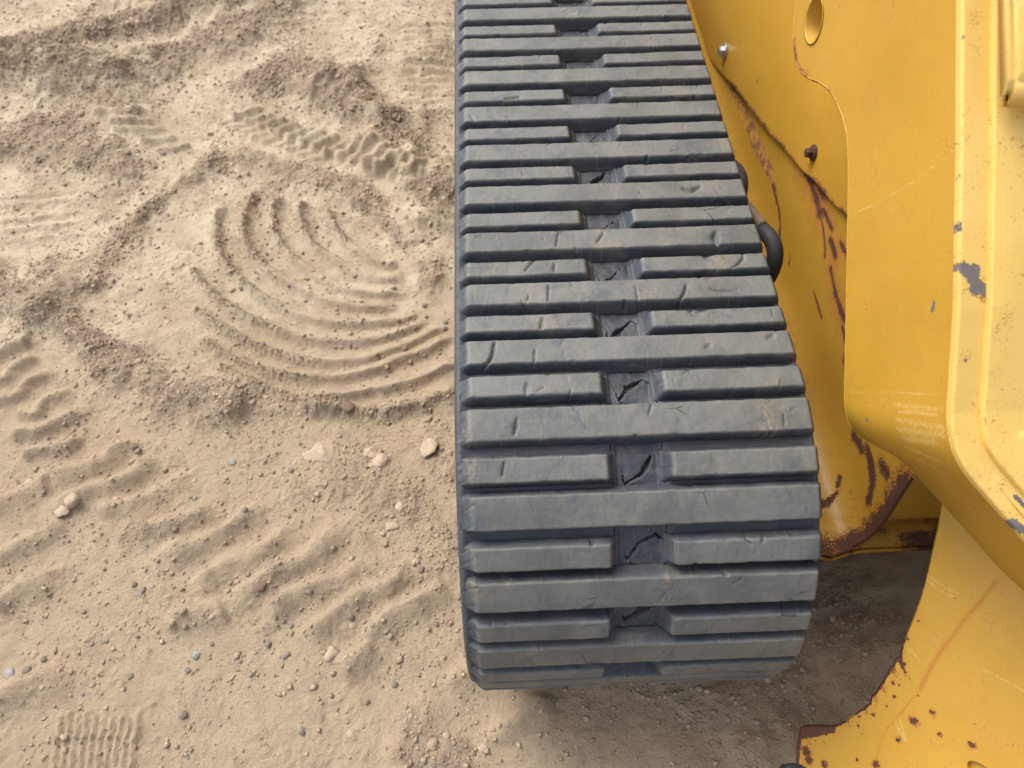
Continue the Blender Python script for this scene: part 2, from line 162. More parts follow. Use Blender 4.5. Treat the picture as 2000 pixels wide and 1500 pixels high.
# ------------------------------------------------------------------ materials
class Nodes:
    def __init__(s, name):
        s.m = bpy.data.materials.new(name); s.m.use_nodes = True
        s.t = s.m.node_tree; s.n = s.t.nodes; s.l = s.t.links
        s.b = s.n['Principled BSDF']
    def new(s, typ, **kw):
        n = s.n.new(typ)
        for k, v in kw.items(): setattr(n, k, v)
        return n
    def put(s, sock, v):
        if hasattr(v, 'links'): s.l.new(v, sock)
        else: sock.default_value = v
    def attr(s, name):
        return s.new('ShaderNodeAttribute', attribute_name=name).outputs['Fac']
    def vattr(s, name):
        return s.new('ShaderNodeAttribute', attribute_name=name).outputs['Vector']
    def coord(s): return s.new('ShaderNodeTexCoord').outputs['Object']
    def scale(s, vec, sc):
        n = s.new('ShaderNodeMapping'); s.put(n.inputs['Vector'], vec); n.inputs['Scale'].default_value = sc; return n.outputs[0]
    def noise(s, vec, sc, detail=4, rough=.55, dist=0):
        n = s.new('ShaderNodeTexNoise'); s.put(n.inputs['Vector'], vec)
        n.inputs['Scale'].default_value = sc; n.inputs['Detail'].default_value = detail
        n.inputs['Roughness'].default_value = rough; n.inputs['Distortion'].default_value = dist; return n.outputs['Fac']
    def vor(s, vec, sc, feat='F1'):
        n = s.new('ShaderNodeTexVoronoi', feature=feat); s.put(n.inputs['Vector'], vec); n.inputs['Scale'].default_value = sc; return n
    def ramp(s, fac, a, b, lo=0., hi=1.):
        n = s.new('ShaderNodeMapRange', interpolation_type='SMOOTHSTEP'); s.put(n.inputs[0], fac)
        for i, v in enumerate((a, b, lo, hi)): n.inputs[i+1].default_value = v
        return n.outputs[0]
    def math(s, op, a, b=0., clamp=False):
        n = s.new('ShaderNodeMath', operation=op, use_clamp=clamp); s.put(n.inputs[0], a); s.put(n.inputs[1], b); return n.outputs[0]
    def mix(s, fac, a, b, mode='MIX'):
        n = s.new('ShaderNodeMix', data_type='RGBA', blend_type=mode); s.put(n.inputs[0], fac)
        for sock, v in ((n.inputs[6], a), (n.inputs[7], b)):
            s.put(sock, v if hasattr(v, 'links') else (*v, 1))
        return n.outputs[2]
    def bump(s, h, strength, dist, nrm=None):
        n = s.new('ShaderNodeBump'); s.put(n.inputs['Height'], h); n.inputs['Strength'].default_value = strength
        n.inputs['Distance'].default_value = dist
        if nrm is not None: s.l.new(nrm, n.inputs['Normal'])
        return n.outputs[0]
    def out(s, col, rough, nrm=None, metal=0., spec=None):
        s.put(s.b.inputs['Base Color'], col if hasattr(col, 'links') else (*col, 1)); s.put(s.b.inputs['Roughness'], rough)
        s.put(s.b.inputs['Metallic'], metal)
        if spec is not None: s.b.inputs['Specular IOR Level'].default_value = spec
        if nrm is not None: s.l.new(nrm, s.b.inputs['Normal'])
        return s.m

def sand_material():
    n = Nodes('sand'); p = n.coord()
    d = n.attr('loose')
    big = n.noise(p, 3.2, 5, .6); mid = n.noise(p, 26, 5, .6); fine = n.noise(p, 420, 3, .6); grain = n.noise(p, 1300, 2, .5)
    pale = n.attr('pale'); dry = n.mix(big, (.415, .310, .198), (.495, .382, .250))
    dry = n.mix(n.math('MULTIPLY', pale, n.ramp(n.noise(p, 7, 5, .65), .30, .62)), dry, (.67, .565, .41))  # paler far sand: the stronger light there is painted into the colour
    dry = n.mix(n.math('MULTIPLY', n.ramp(mid, .42, .72), .8), dry, (.36, .266, .185))
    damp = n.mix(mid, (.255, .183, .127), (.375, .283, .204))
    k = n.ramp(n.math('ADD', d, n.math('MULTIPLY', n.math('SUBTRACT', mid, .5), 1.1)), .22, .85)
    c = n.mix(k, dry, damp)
    c = n.mix(n.ramp(grain, .58, .74), c, (.62, .52, .38))
    c = n.mix(n.ramp(grain, .42, .30), c, (.14, .105, .075))
    c = n.mix(.35, c, n.mix(fine, (.28, .205, .14), (.54, .43, .31)))
    h = n.math('ADD', n.math('MULTIPLY', fine, .6), n.math('MULTIPLY', grain, .35))
    cr = n.math('ADD', n.math('MULTIPLY', n.vor(p, 120).outputs['Distance'], -.7), n.math('MULTIPLY', n.vor(p, 270).outputs['Distance'], -.4))
    b0 = n.bump(n.math('MULTIPLY', cr, n.ramp(d, .05, .5, .10, 1.)), .7, .007)
    b1 = n.bump(n.noise(p, 90, 6, .75), .9, .011, b0)
    b2 = n.bump(h, .7, .0026, b1)
    return n.out(c, .95, b2, spec=.15)

def soil_material(name, a, b, rough=.95, bump=.5):
    n = Nodes(name); p = n.coord(); v = n.attr('tone')
    c = n.mix(v, a, b)
    f = n.noise(p, 160, 4, .65)
    c = n.mix(n.ramp(f, .35, .8), c, tuple(min(1, x*1.25) for x in b))
    c = n.mix(n.ramp(n.noise(p, 900, 2), .42, .3), c, tuple(x*.55 for x in a))
    return n.out(c, rough, n.bump(n.noise(p, 300, 4, .65), bump, .004), spec=.2)

def stone_material(name, a, b, rough=.85):
    n = Nodes(name); p = n.coord()
    f = n.noise(p, 60, 6, .65); g = n.noise(p, 420, 4, .6)
    c = n.mix(f, a, b); c = n.mix(n.ramp(g, .5, .75), c, tuple(min(1, x*1.5) for x in b))
    return n.out(c, rough, n.bump(n.math('ADD', f, n.math('MULTIPLY', g, .4)), .6, .004), spec=.25)

def rubber_material(name, top, low, tan):
    n = Nodes(name); st = n.vattr('st'); w = n.attr('wear_shade'); ck = n.attr('crack')
    big = n.noise(st, 11, 4, .6); mid = n.noise(st, 60, 5, .65); fine = n.noise(st, 900, 3, .6)
    streak = n.noise(n.scale(st, (30, 520, 1)), 1, 2, .5)
    streak2 = n.noise(n.scale(st, (420, 22, 1)), 1, 3, .5)
    c = n.mix(n.ramp(n.math('ADD', w, n.math('MULTIPLY', n.math('SUBTRACT', mid, .5), .5)), .50, 1.0), low, top)  # low colour puts flank and groove shade into the rubber, beside scuffed tops
    c = n.mix(n.math('MULTIPLY', n.ramp(big, .40, .68), .7), c, tuple(x*.60 for x in top))
    c = n.mix(n.math('MULTIPLY', n.math('MULTIPLY', n.ramp(n.noise(st, 17, 3, .6, .6), .5, .75), w), .7), c, (.165, .152, .126))
    c = n.mix(n.math('MULTIPLY', n.ramp(streak2, .55, .75), .35), c, tuple(x*1.35 for x in top))
    c = n.mix(n.math('MULTIPLY', n.ramp(n.noise(st, 24, 6, .75, .8), .50, .68), .75), c, (.060, .068, .082))
    c = n.mix(n.math('MULTIPLY', n.math('MULTIPLY', n.ramp(streak, .63, .73), n.ramp(n.noise(st, 26, 2), .44, .60)), .5), c, tan)
    dust = n.math('MULTIPLY', n.ramp(n.noise(st, 34, 5, .7), .62, .76), n.ramp(n.noise(st, 8, 2), .48, .62))
    c = n.mix(n.math('MULTIPLY', dust, .55), c, tan)
    c = n.mix(n.math('MULTIPLY', n.attr('dust'), n.ramp(n.noise(st, 190, 4, .7), .42, .70, 0., .65)), c, tan)
    c = n.mix(n.ramp(ck, .3, .95, 0., .85), c, (.014, .014, .015))
    h = n.math('ADD', n.math('MULTIPLY', n.noise(st, 260, 4, .7), .8), n.math('MULTIPLY', fine, .35))
    h = n.math('SUBTRACT', h, n.math('MULTIPLY', n.ramp(streak, .68, .76), .35))
    # hairline cracks in the aged rubber
    vo = n.vor(n.scale(st, (26, 14, 1)), 1, 'DISTANCE_TO_EDGE'); wob = n.noise(st, 40, 3)
    hair = n.math('MULTIPLY', n.ramp(n.math('ADD', vo.outputs['Distance'], n.math('MULTIPLY', n.math('SUBTRACT', wob, .5), .02)), .022, .004), n.ramp(n.noise(st, 16, 2), .60, .68))
    c = n.mix(n.math('MULTIPLY', hair, .7), c, (.02, .02, .022))
    h = n.math('SUBTRACT', h, n.math('MULTIPLY', hair, 1.2))
    r = n.ramp(mid, .3, .8, .50, .72)
    return n.out(c, r, n.bump(h, .4, .0016), spec=.45)

def paint_material(name, base=(.49, .272, .027)):
    n = Nodes(name); p = n.coord(); ru = n.attr('rust_shade'); ch = n.attr('chip'); sc = n.attr('scratch'); di = n.attr('stain_shade')
    big = n.noise(p, 4, 4, .6); mid = n.noise(p, 45, 5, .65); fin = n.noise(p, 330, 4, .7); hf = n.noise(p, 900, 2)
    c = n.mix(n.ramp(big, .3, .7), tuple(x*.9 for x in base), (base[0]*1.05, base[1]*1.06, base[2]*1.3))
    c = n.mix(n.math('MULTIPLY', n.ramp(mid, .5, .8), .22), c, (.55, .40, .13))          # dust film
    st = n.ramp(n.math('ADD', di, n.math('MULTIPLY', n.math('SUBTRACT', mid, .5), .6)), .2, .95)
    c = n.mix(n.math('MULTIPLY', st, .75), c, (.40, .155, .022))
    scr = n.math('MULTIPLY', n.ramp(n.math('ADD', sc, n.math('MULTIPLY', n.math('SUBTRACT', n.noise(p, 210, 5, .75), .5), 2.4)), .35, 1.25), .30)
    c = n.mix(scr, c, (.80, .62, .28))
    f = n.math('ADD', ru, n.math('ADD', n.math('MULTIPLY', n.math('SUBTRACT', fin, .5), 2.0), n.math('MULTIPLY', n.math('SUBTRACT', mid, .5), 1.3)))
    halo = n.ramp(f, .12, .50); core = n.ramp(f, .44, .62)
    c = n.mix(n.math('MULTIPLY', halo, .7), c, (.42, .145, .018))
    rustc = n.mix(n.ramp(hf, .35, .7), (.050, .022, .018), (.155, .052, .022))
    c = n.mix(core, c, rustc)
    fc = n.math('ADD', ch, n.math('MULTIPLY', n.math('SUBTRACT', fin, .5), 1.1)); chip = n.ramp(fc, .45, .58)
    c = n.mix(chip, c, n.mix(mid, (.07, .06, .065), (.20, .17, .16)))
    # sparse specks
    v = n.vor(p, 26); speck = n.math('MULTIPLY', n.ramp(v.outputs['Distance'], .05, .028), n.ramp(n.noise(p, 7, 2), .60, .67))
    c = n.mix(n.math('MULTIPLY', speck, .8), c, (.10, .045, .02))
    bare = n.math('MAXIMUM', core, chip)
    h = n.math('SUBTRACT', n.math('MULTIPLY', hf, n.ramp(bare, 0, 1, .06, .7)), n.math('MULTIPLY', bare, 1.3))
    nb = n.bump(n.noise(p, 14, 3), .12, .01)
    return n.out(c, n.ramp(n.math('MAXIMUM', bare, n.math('MULTIPLY', st, .9)), 0, 1, .42, .85), n.bump(h, .6, .0012, nb), spec=.45)

def plain(name, col, rough, metal=0., var=.35, sc=60, bump=.3):
    n = Nodes(name); p = n.coord(); f = n.noise(p, sc, 5, .65)
    c = n.mix(f, tuple(x*(1-var) for x in col), tuple(min(1, x*(1+var)) for x in col))
    return n.out(c, n.ramp(f, .2, .8, max(.05, rough-.1), min(1, rough+.1)), n.bump(n.noise(p, sc*5, 3), bump, .001), metal)

M_SAND = sand_material()
M_CLOD = soil_material('soil_clod', (.265, .193, .134), (.40, .305, .218))
M_PEB = stone_material('pebble_grey', (.150, .122, .098), (.29, .24, .19), .9)
M_ROCK = stone_material('pale_rock', (.30, .23, .16), (.41, .322, .232))
M_BROWN = stone_material('brown_stone', (.115, .075, .052), (.19, .125, .085))
M_BLUE = stone_material('blue_grey_stone', (.19, .18, .165), (.30, .285, .26), .6)
M_LUG = rubber_material('tread_rubber', (.120, .123, .114), (.034, .042, .055), (.27, .205, .14))
M_BELT = rubber_material('belt_rubber', (.082, .090, .102), (.040, .046, .055), (.22, .165, .115))
M_YEL = paint_material('yellow_paint')
M_YEL_LIT = paint_material('lit_yellow_paint', (.66, .435, .10))  # paler copy of the yellow: sky light on upward faces painted in
M_BLK = plain('black_rubber', (.016, .016, .019), .7)
M_STEEL = plain('zinc_steel', (.52, .53, .55), .38, .9)
M_RBOLT = plain('rusty_steel', (.075, .032, .026), .8, .2)
M_IRON = plain('dirty_iron', (.055, .05, .045), .7, .3)
M_TAN = plain('dusty_band', (.15, .105, .065), .85)

# ------------------------------------------------------------------ ground
def ground_height(x, y, fine=True):
    """height and looseness of the worked sand at world x, y"""
    shp = x.shape; x = x.ravel(); y = y.ravel()
    h = .020*fbm(x*.9, y*.9, 3, 3) + .007*fbm(x*5, y*5, 3, 9)
    loose = np.zeros(x.shape)
    lower = sstep(.95, .75, y + .28*(x+.9)*0)             # the smooth wind-blown part near the camera
    # berms of pushed-up soil
    for pts, w, ht in BERMS:
        p = smooth_line(pts); i = local(x, y, p, w*3)
        if not len(i[0]): continue
        wx = .045*fbm(x[i]*6, y[i]*6, 4, 22, .6); wy = .045*fbm(x[i]*6, y[i]*6, 4, 23, .6)
        d, s, t = line_dist(x[i]+wx, y[i]+wy, p)
        wob = 1 + .9*fbm(x[i]*5, y[i]*5, 3, 21)
        g = np.exp(-(d/(w*wob.clip(.4, 2)))**2)
        h[i] += ht*g*(1+.5*fbm(x[i]*14, y[i]*14, 3, 5)); loose[i] = np.maximum(loose[i], np.clip(g*1.25, 0, 1)*min(1, .55+ht*12))
    # scattered patches of loose soil
    pat = sstep(.08, .42, fbm(x*3.4, y*3.4, 5, 31, .6))*(1-.75*lower)
    dish = np.exp(-(((x+.36)/.40)**2+((y-1.24)/.36)**2)**4)
    loose = np.maximum(loose, pat*.62*(1-dish))
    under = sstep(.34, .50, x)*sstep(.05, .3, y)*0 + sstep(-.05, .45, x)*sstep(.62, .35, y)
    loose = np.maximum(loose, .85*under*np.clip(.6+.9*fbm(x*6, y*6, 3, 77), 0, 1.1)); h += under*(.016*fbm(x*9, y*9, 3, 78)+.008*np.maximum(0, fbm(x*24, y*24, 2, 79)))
    loose = loose*np.clip(.78+.8*fbm(x*7, y*7, 4, 33, .6), .25, 1.1)
    # concentric marks of a turning track
    arcs = np.zeros(x.shape); cr = np.zeros(x.shape)
    for j, pts in enumerate(ARCS):
        p = smooth_line(pts); i = local(x, y, p, .07)
        xx = x[i]+.0028*fbm(x[i]*30, y[i]*30, 2, 40); yy = y[i]+.0028*fbm(x[i]*30, y[i]*30, 2, 41)
        d, s, t = line_dist(xx, yy, p)
        end = sstep(0, .06, t)*sstep(1, .93, t)
        n_t = len(p)*.03
        crumb = 1 + (.42*noise(t*n_t*110, t*0+j, 60)+.25*noise(x[i]*150, y[i]*150, 64))*sstep(.62, .40, t)
        wl_ = np.where(s > 0, .024-.011*sstep(.75, .45, t), .0112+.003*sstep(.6, .3, t))
        g = np.exp(-(d/wl_)**1.6)*end*crumb
        arcs[i] = np.maximum(arcs[i], g*.0215); cr[i] = np.maximum(cr[i], np.exp(-(d/.012)**2)*end*np.where(t < .5, .9, .05))
    inside = np.exp(-(((x+.33)/.36)**2+((y-1.25)/.36)**2)**3)
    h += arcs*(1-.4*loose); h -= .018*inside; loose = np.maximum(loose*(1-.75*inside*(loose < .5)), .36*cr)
    # cleat prints
    for pts, w, ht in CLEATS:
        p = smooth_line(pts); i = local(x, y, p, w*3)
        if not len(i[0]): continue
        d, s, t = line_dist(x[i]+.005*fbm(x[i]*18, y[i]*18, 2, 50), y[i]+.005*fbm(x[i]*18, y[i]*18, 2, 51), p)
        g = np.exp(-(d/w)**2)*sstep(0, .15, t)*sstep(1, .85, t)
        h[i] += ht*g*1.3; loose[i] *= 1-.9*np.exp(-(d/(w*2.6))**2)
    # old, wind-softened cleat ridges near the camera
    for pts in WAVES:
        p = smooth_line(pts); i = local(x, y, p, .12)
        d, s, t = line_dist(x[i]+.014*fbm(x[i]*9, y[i]*9, 3, 60), y[i]+.014*fbm(x[i]*9, y[i]*9, 3, 61), p)
        w = np.where(s > 0, .014, .030)
        h[i] += .024*np.exp(-(d/w)**2)*sstep(-.05, .2, t)*sstep(1.05, .8, t)*(1+.5*fbm(x[i]*12, y[i]*12, 2, 62))
    # shoe print
    for pts in SHOE:
        p = np.array(pts); i = local(x, y, p, .02)
        d, s, t = line_dist(x[i], y[i], p)
        h[i] += .0075*np.exp(-(d/.0044)**2)
    if fine:
        a, ida = cells(x*38, y*38, 3); b, idb = cells(x*85+3, y*85, 5)
        rub = a**.6*(ida > .35)*ida; rub2 = b**.6*(idb > .3)*idb
        h += loose*(.007*rub + .006*rub2 + .016*fbm(x*20, y*20, 5, 70, .62) + .006*np.abs(fbm(x*60, y*60, 3, 74)))
        h += (1-loose)*(1-.85*dish)*(.0042*fbm(x*30, y*30, 4, 71, .6) + .0012*fbm(x*140, y*140, 2, 72))
        sp = sstep(.62, .80, idb)*(fbm(x*5, y*5, 2, 73) > .05)
        h += (1-loose)*(1-.6*dish)*.004*b**.7*sp
    # pressed flat under the rubber track
    tr = sstep(-.075, -.045, x)*sstep(.43, .40, x)*sstep(.30, .42, y)*sstep(2.75, 2.6, y)
    h = h*(1-tr) - .004*tr
    far = sstep(12, 4, np.hypot(x, y)); h *= far
    return h.reshape(shp), loose.reshape(shp)

def axis(segs):
    out = []
    for a, b, n in segs: out.append(np.linspace(a, b, n, endpoint=False))
    return np.concatenate(out + [[segs[-1][1]]])
gx = axis([(-80, -20, 6), (-20, -6, 10), (-6, -2.6, 30), (-2.6, -1.75, 60), (-1.75, -.045, 424), (-.045, .40, 44), (.40, .72, 80), (.72, 1.4, 40), (1.4, 6, 24), (6, 20, 8), (20, 80, 6)])
gy = axis([(-80, -20, 6), (-20, -5, 10), (-5, -.6, 30), (-.6, .08, 60), (.08, 1.0, 262), (1.0, 1.8, 185), (1.8, 2.75, 136), (2.75, 4, 30), (4, 8, 40), (8, 20, 12), (20, 80, 6)])
GX, GY = np.meshgrid(gx, gy, indexing='ij')
GH, GL = ground_height(GX, GY)
ground = mesh_obj('ground', np.stack([GX, GY, GH], -1).reshape(-1, 3), grid_faces(len(gx), len(gy)), M_SAND, attrs={'loose': GL.ravel(), 'pale': (sstep(.95, 1.35, GY+.35*fbm(GX*1.5, GY*1.5, 3, 12)-.12*GX)*.9+.12).ravel()})  # pale grows with distance, painting in the brighter light
tag(ground, 'dry beige sand rutted by tracks and tyres', 'sand', kind='structure')

def ground_z(x, y):
    i = np.clip(np.searchsorted(gx, x)-1, 0, len(gx)-2); j = np.clip(np.searchsorted(gy, y)-1, 0, len(gy)-2)
    u = (x-gx[i])/(gx[i+1]-gx[i]); w = (y-gy[j])/(gy[j+1]-gy[j])
    z = GH[i, j]*(1-u)*(1-w)+GH[i+1, j]*u*(1-w)+GH[i, j+1]*(1-u)*w+GH[i+1, j+1]*u*w
    return z, GL[i, j]

def ico(level):
    import bmesh
    bm = bmesh.new(); bmesh.ops.create_icosphere(bm, subdivisions=level, radius=1)
    v = np.array([p.co[:] for p in bm.verts]); f = np.array([[q.index for q in fc.verts] for fc in bm.faces]); bm.free()
    return v, f
ICO = {k: ico(k) for k in (1, 2, 3, 4)}

def rock_shape(level, seed, rough=.28, flat=.7, facets=9):
    v, f = ICO[level]; r = np.random.default_rng(seed); v = v.copy(); rad = np.ones(len(v))
    for k in range(facets):                                       # chop with random planes for broken facets
        d = r.normal(size=3); d /= np.linalg.norm(d); c = r.uniform(.62, .95)
        q = v@d; rad = np.where(q > 1e-3, np.minimum(rad, c/np.maximum(q, 1e-3)), rad)
    v = v*rad[:, None]
    for o, a in ((1.7, rough*.6), (4.1, rough*.3), (9, rough*.13)):
        ph = r.uniform(0, 6, 6); v = v*(1+a*(np.sin(v[:, :1]*o+ph[0])*np.cos(v[:, 1:2]*o+ph[1])+np.sin(v[:, 2:3]*o*1.3+ph[2])*.6))
    v = v*np.array([r.uniform(.85, 1.2), r.uniform(.75, 1.05), flat]); return v, f

def scatter(name, xs, ys, sizes, level, mat, label, cat, sink=.35, flat=.7, facets=7, tones=None, smooth=False):
    vs = []; fs = []; ts = []; off = 0
    shapes = [rock_shape(level, 100+k, .3, flat, facets) for k in range(14)]
    z, _ = ground_z(xs, ys)
    for k in range(len(xs)):
        v, f = shapes[k % 14]; a = RNG.uniform(0, 6.283); c, s = math.cos(a), math.sin(a)
        p = v*sizes[k]; q = np.stack([p[:, 0]*c-p[:, 1]*s+xs[k], p[:, 0]*s+p[:, 1]*c+ys[k], p[:, 2]+z[k]+sizes[k]*flat*(1-2*sink)*.5], -1)
        vs.append(q); fs.append(f+off); off += len(v)
        ts.append(np.full(len(v), tones[k] if tones is not None else RNG.uniform(0, 1)))
    o = mesh_obj(name, np.concatenate(vs), np.concatenate(fs), mat, smooth=smooth, attrs={'tone': np.concatenate(ts)})
    return tag(o, label, cat, kind='stuff')

def pick(n, weight, xr=(-1.75, .75), yr=(.08, 2.75)):
    ox = np.empty(0); oy = np.empty(0)
    while len(ox) < n:
        x = RNG.uniform(*xr, 60000); y = RNG.uniform(*yr, 60000)
        x = np.where(x > -.06, np.where((x < .41) & (y > .40), -9, x), x)
        _, l = ground_z(x, y); k = (RNG.uniform(0, 1, 60000) < weight(l, x, y)) & (x > -8)
        ox = np.concatenate([ox, x[k]]); oy = np.concatenate([oy, y[k]])
    return ox[:n], oy[:n]

def crumbs(name, xs, ys, sizes, mat, label, cat):
    o6 = np.array([(1, 0, 0), (-1, 0, 0), (0, 1, 0), (0, -1, 0), (0, 0, 1), (0, 0, -1)], float)
    f8 = np.array([(0, 2, 4), (2, 1, 4), (1, 3, 4), (3, 0, 4), (2, 0, 5), (1, 2, 5), (3, 1, 5), (0, 3, 5)])
    n = len(xs); z, _ = ground_z(xs, ys)
    v = o6[None]*RNG.uniform(.6, 1.35, (n, 6, 1))+RNG.normal(0, .22, (n, 6, 3)); a = RNG.uniform(0, 6.283, n); c, s_ = np.cos(a)[:, None], np.sin(a)[:, None]
    v = v*np.array([1, 1, .8]); v = np.stack([v[..., 0]*c-v[..., 1]*s_, v[..., 0]*s_+v[..., 1]*c, v[..., 2]], -1)*sizes[:, None, None]
    v += np.stack([xs, ys, z+sizes*.12], -1)[:, None]
    f = (f8[None]+(np.arange(n)*6)[:, None, None]).reshape(-1, 3)
    o = mesh_obj(name, v.reshape(-1, 3), f, mat, smooth=False, attrs={'tone': RNG.uniform(0, 1, n).repeat(6)})
    return tag(o, label, cat, kind='stuff')
cx, cy = pick(42000, lambda l, x, y: (.12+np.clip(l, 0, 1)**1.3)*np.clip(.55+1.3*fbm(x*7, y*7, 3, 16), .12, 1))
crumbs('loose_soil', cx, cy, np.clip(RNG.lognormal(math.log(.0021), .50, len(cx)), .0010, .0075), M_CLOD, 'loose crumbs of brown soil along the pushed-up ridges', 'soil')
cx, cy = pick(800, lambda l, x, y: .03+np.clip(l, 0, 1)**2.4*(fbm(x*4, y*4, 2, 15) > -.1))
scatter('soil_clods', cx, cy, np.clip(RNG.lognormal(math.log(.0058), .42, len(cx)), .003, .0135), 2, M_CLOD, 'brown soil clods broken up along the ridges', 'soil', facets=17, sink=.85)
cx, cy = pick(420, lambda l, x, y: .15+.6*(y < .8)*(fbm(x*3, y*3, 2, 5) > 0))
scatter('gravel', cx, cy, np.clip(RNG.lognormal(math.log(.0027), .4, len(cx)), .0014, .006), 2, M_PEB, 'fine grey brown gravel strewn over the sand', 'gravel', flat=.6, facets=3, sink=.45, smooth=True)

# stones that can be told apart
STONE_TEXT = [('rock', 'large pale angular rock lying left of the rubber track', 'rock', M_ROCK),
 ('rock', 'pale rock close beside the left edge of the rubber track', 'rock', M_ROCK),
 ('rock', 'flat pale stone right beside the large pale rock', 'rock', M_ROCK),
 ('rock', 'pale stone just in front of the flat stone near the large rock', 'rock', M_ROCK),
 ('stone', 'dark brown stone on the outer edge of the curved track marks', 'stone', M_BROWN),
 ('pebble', 'round blue grey pebble on smooth sand left of the large rock', 'pebble', M_BLUE),
 ('soil_clod', 'rounded pale lump of sand at the left, lower of the two', 'clod', M_ROCK),
 ('soil_clod', 'crumbly pale lump of sand at the left, upper of the two', 'clod', M_ROCK),
 ('rock', 'small pale angular stone in front of the large rock near the track', 'rock', M_ROCK),
 ('stone', 'brown stone standing in the softened ridges below the large rock', 'stone', M_BROWN),
 ('stone', 'grey brown rounded stone halfway along the lower sand, left of a pale lump', 'stone', M_PEB),
 ('soil_clod', 'pale flattish lump on the lower sand between stone and track', 'clod', M_ROCK),
 ('stone', 'flat oval grey stone on the smooth sand at the lower left', 'stone', M_PEB),
 ('pebble', 'dark slate pebble on the lower sand right of the grey stones', 'pebble', M_BLUE),
 ('pebble', 'long blue grey pebble at the left edge above the shoe print', 'pebble', M_BLUE)]
for k, ((x, y, s, t), (nm, lb, ct, mt)) in enumerate(zip(STONES, STONE_TEXT)):
    v, f = rock_shape(4 if s > .03 else 3, 40+k, .30, .55, 12 if t == 0 else 5)
    z = float(ground_z(np.array([x]), np.array([y]))[0][0])
    o = mesh_obj(nm, v*s*.52, f, mt); o.location = (x, y, z-s*.02); o.rotation_euler = (0, 0, RNG.uniform(0, 6.28)); tag(o, lb, ct)
pebs = [rock_shape(3, 300+k, .22, .6, 3) for k in range(6)]
pmesh = []
spots_l = pick(26, lambda l, x, y: (l < .25)*1., (-.95, -.12), (.22, .82)); spots_a = pick(16, lambda l, x, y: (((x+.33)/.3)**2+((y-1.25)/.3)**2 < 1)*1.)
n0 = 0
for (xs, ys), lb, gr, mt in ((spots_l, 'small dark grey pebble lying on the smooth rippled sand near the camera', 'dark pebbles on the rippled sand', M_PEB),
                         (spots_a, 'tiny dark pebble lying in the curved track marks', 'dark pebbles in the curved track marks', M_PEB)):
    for x, y in zip(xs, ys):
        if n0 < 6:
            v, f = pebs[n0]; o = mesh_obj('pebble', v, f, mt); pmesh.append(o.data)
        else: o = link(bpy.data.objects.new('pebble', pmesh[n0 % 6]))
        s = RNG.uniform(.0040, .0082); z = float(ground_z(np.array([x]), np.array([y]))[0][0])
        o.scale = (s, s, s); o.location = (x, y, z+s*.12); o.rotation_euler = (0, 0, RNG.uniform(0, 6.28)); tag(o, lb, 'pebble', gr); n0 += 1

# ------------------------------------------------------------------ the loader
loader = link(bpy.data.objects.new('track_loader', None)); loader.location = (.5, 1.2, 0)
tag(loader, 'yellow compact loader with worn black rubber track standing on sand', 'loader')
OFF = -np.array(loader.location)
def part(name, v, f, mat, parent=None, **kw):
    o = mesh_obj(name, np.asarray(v)+OFF, f, mat, **kw); o.parent = parent if parent is not None else loader
    return o

# ---- rubber track: belt loop in the y-z plane; sp = position along the belt, t = across it, h = height above the belt
R, YC, RC, LH, W, X0 = .315, .535, .28, .0185, .45, -.05
PITCH_T, NP = .0985, 57
L_RUN = (PITCH_T*NP-2*math.pi*RC)/2; T_ALL = PITCH_T*NP
def track_pos(sp, t, h):
    sp = np.mod(sp, T_ALL); r = R-LH+h; a1 = L_RUN; a2 = L_RUN+math.pi*RC; a3 = a2+L_RUN
    th2 = (sp-a1)/RC; th4 = (T_ALL-sp)/RC
    y = np.where(sp < a1, YC+sp, np.where(sp < a2, YC+L_RUN+r*np.sin(th2), np.where(sp < a3, YC+L_RUN-(sp-a2), YC-r*np.sin(th4))))
    z = np.where(sp < a1, R+r, np.where(sp < a2, R+r*np.cos(th2), np.where(sp < a3, R-r, R+r*np.cos(th4))))
    return np.stack([X0+t+0*y, y, z], -1)

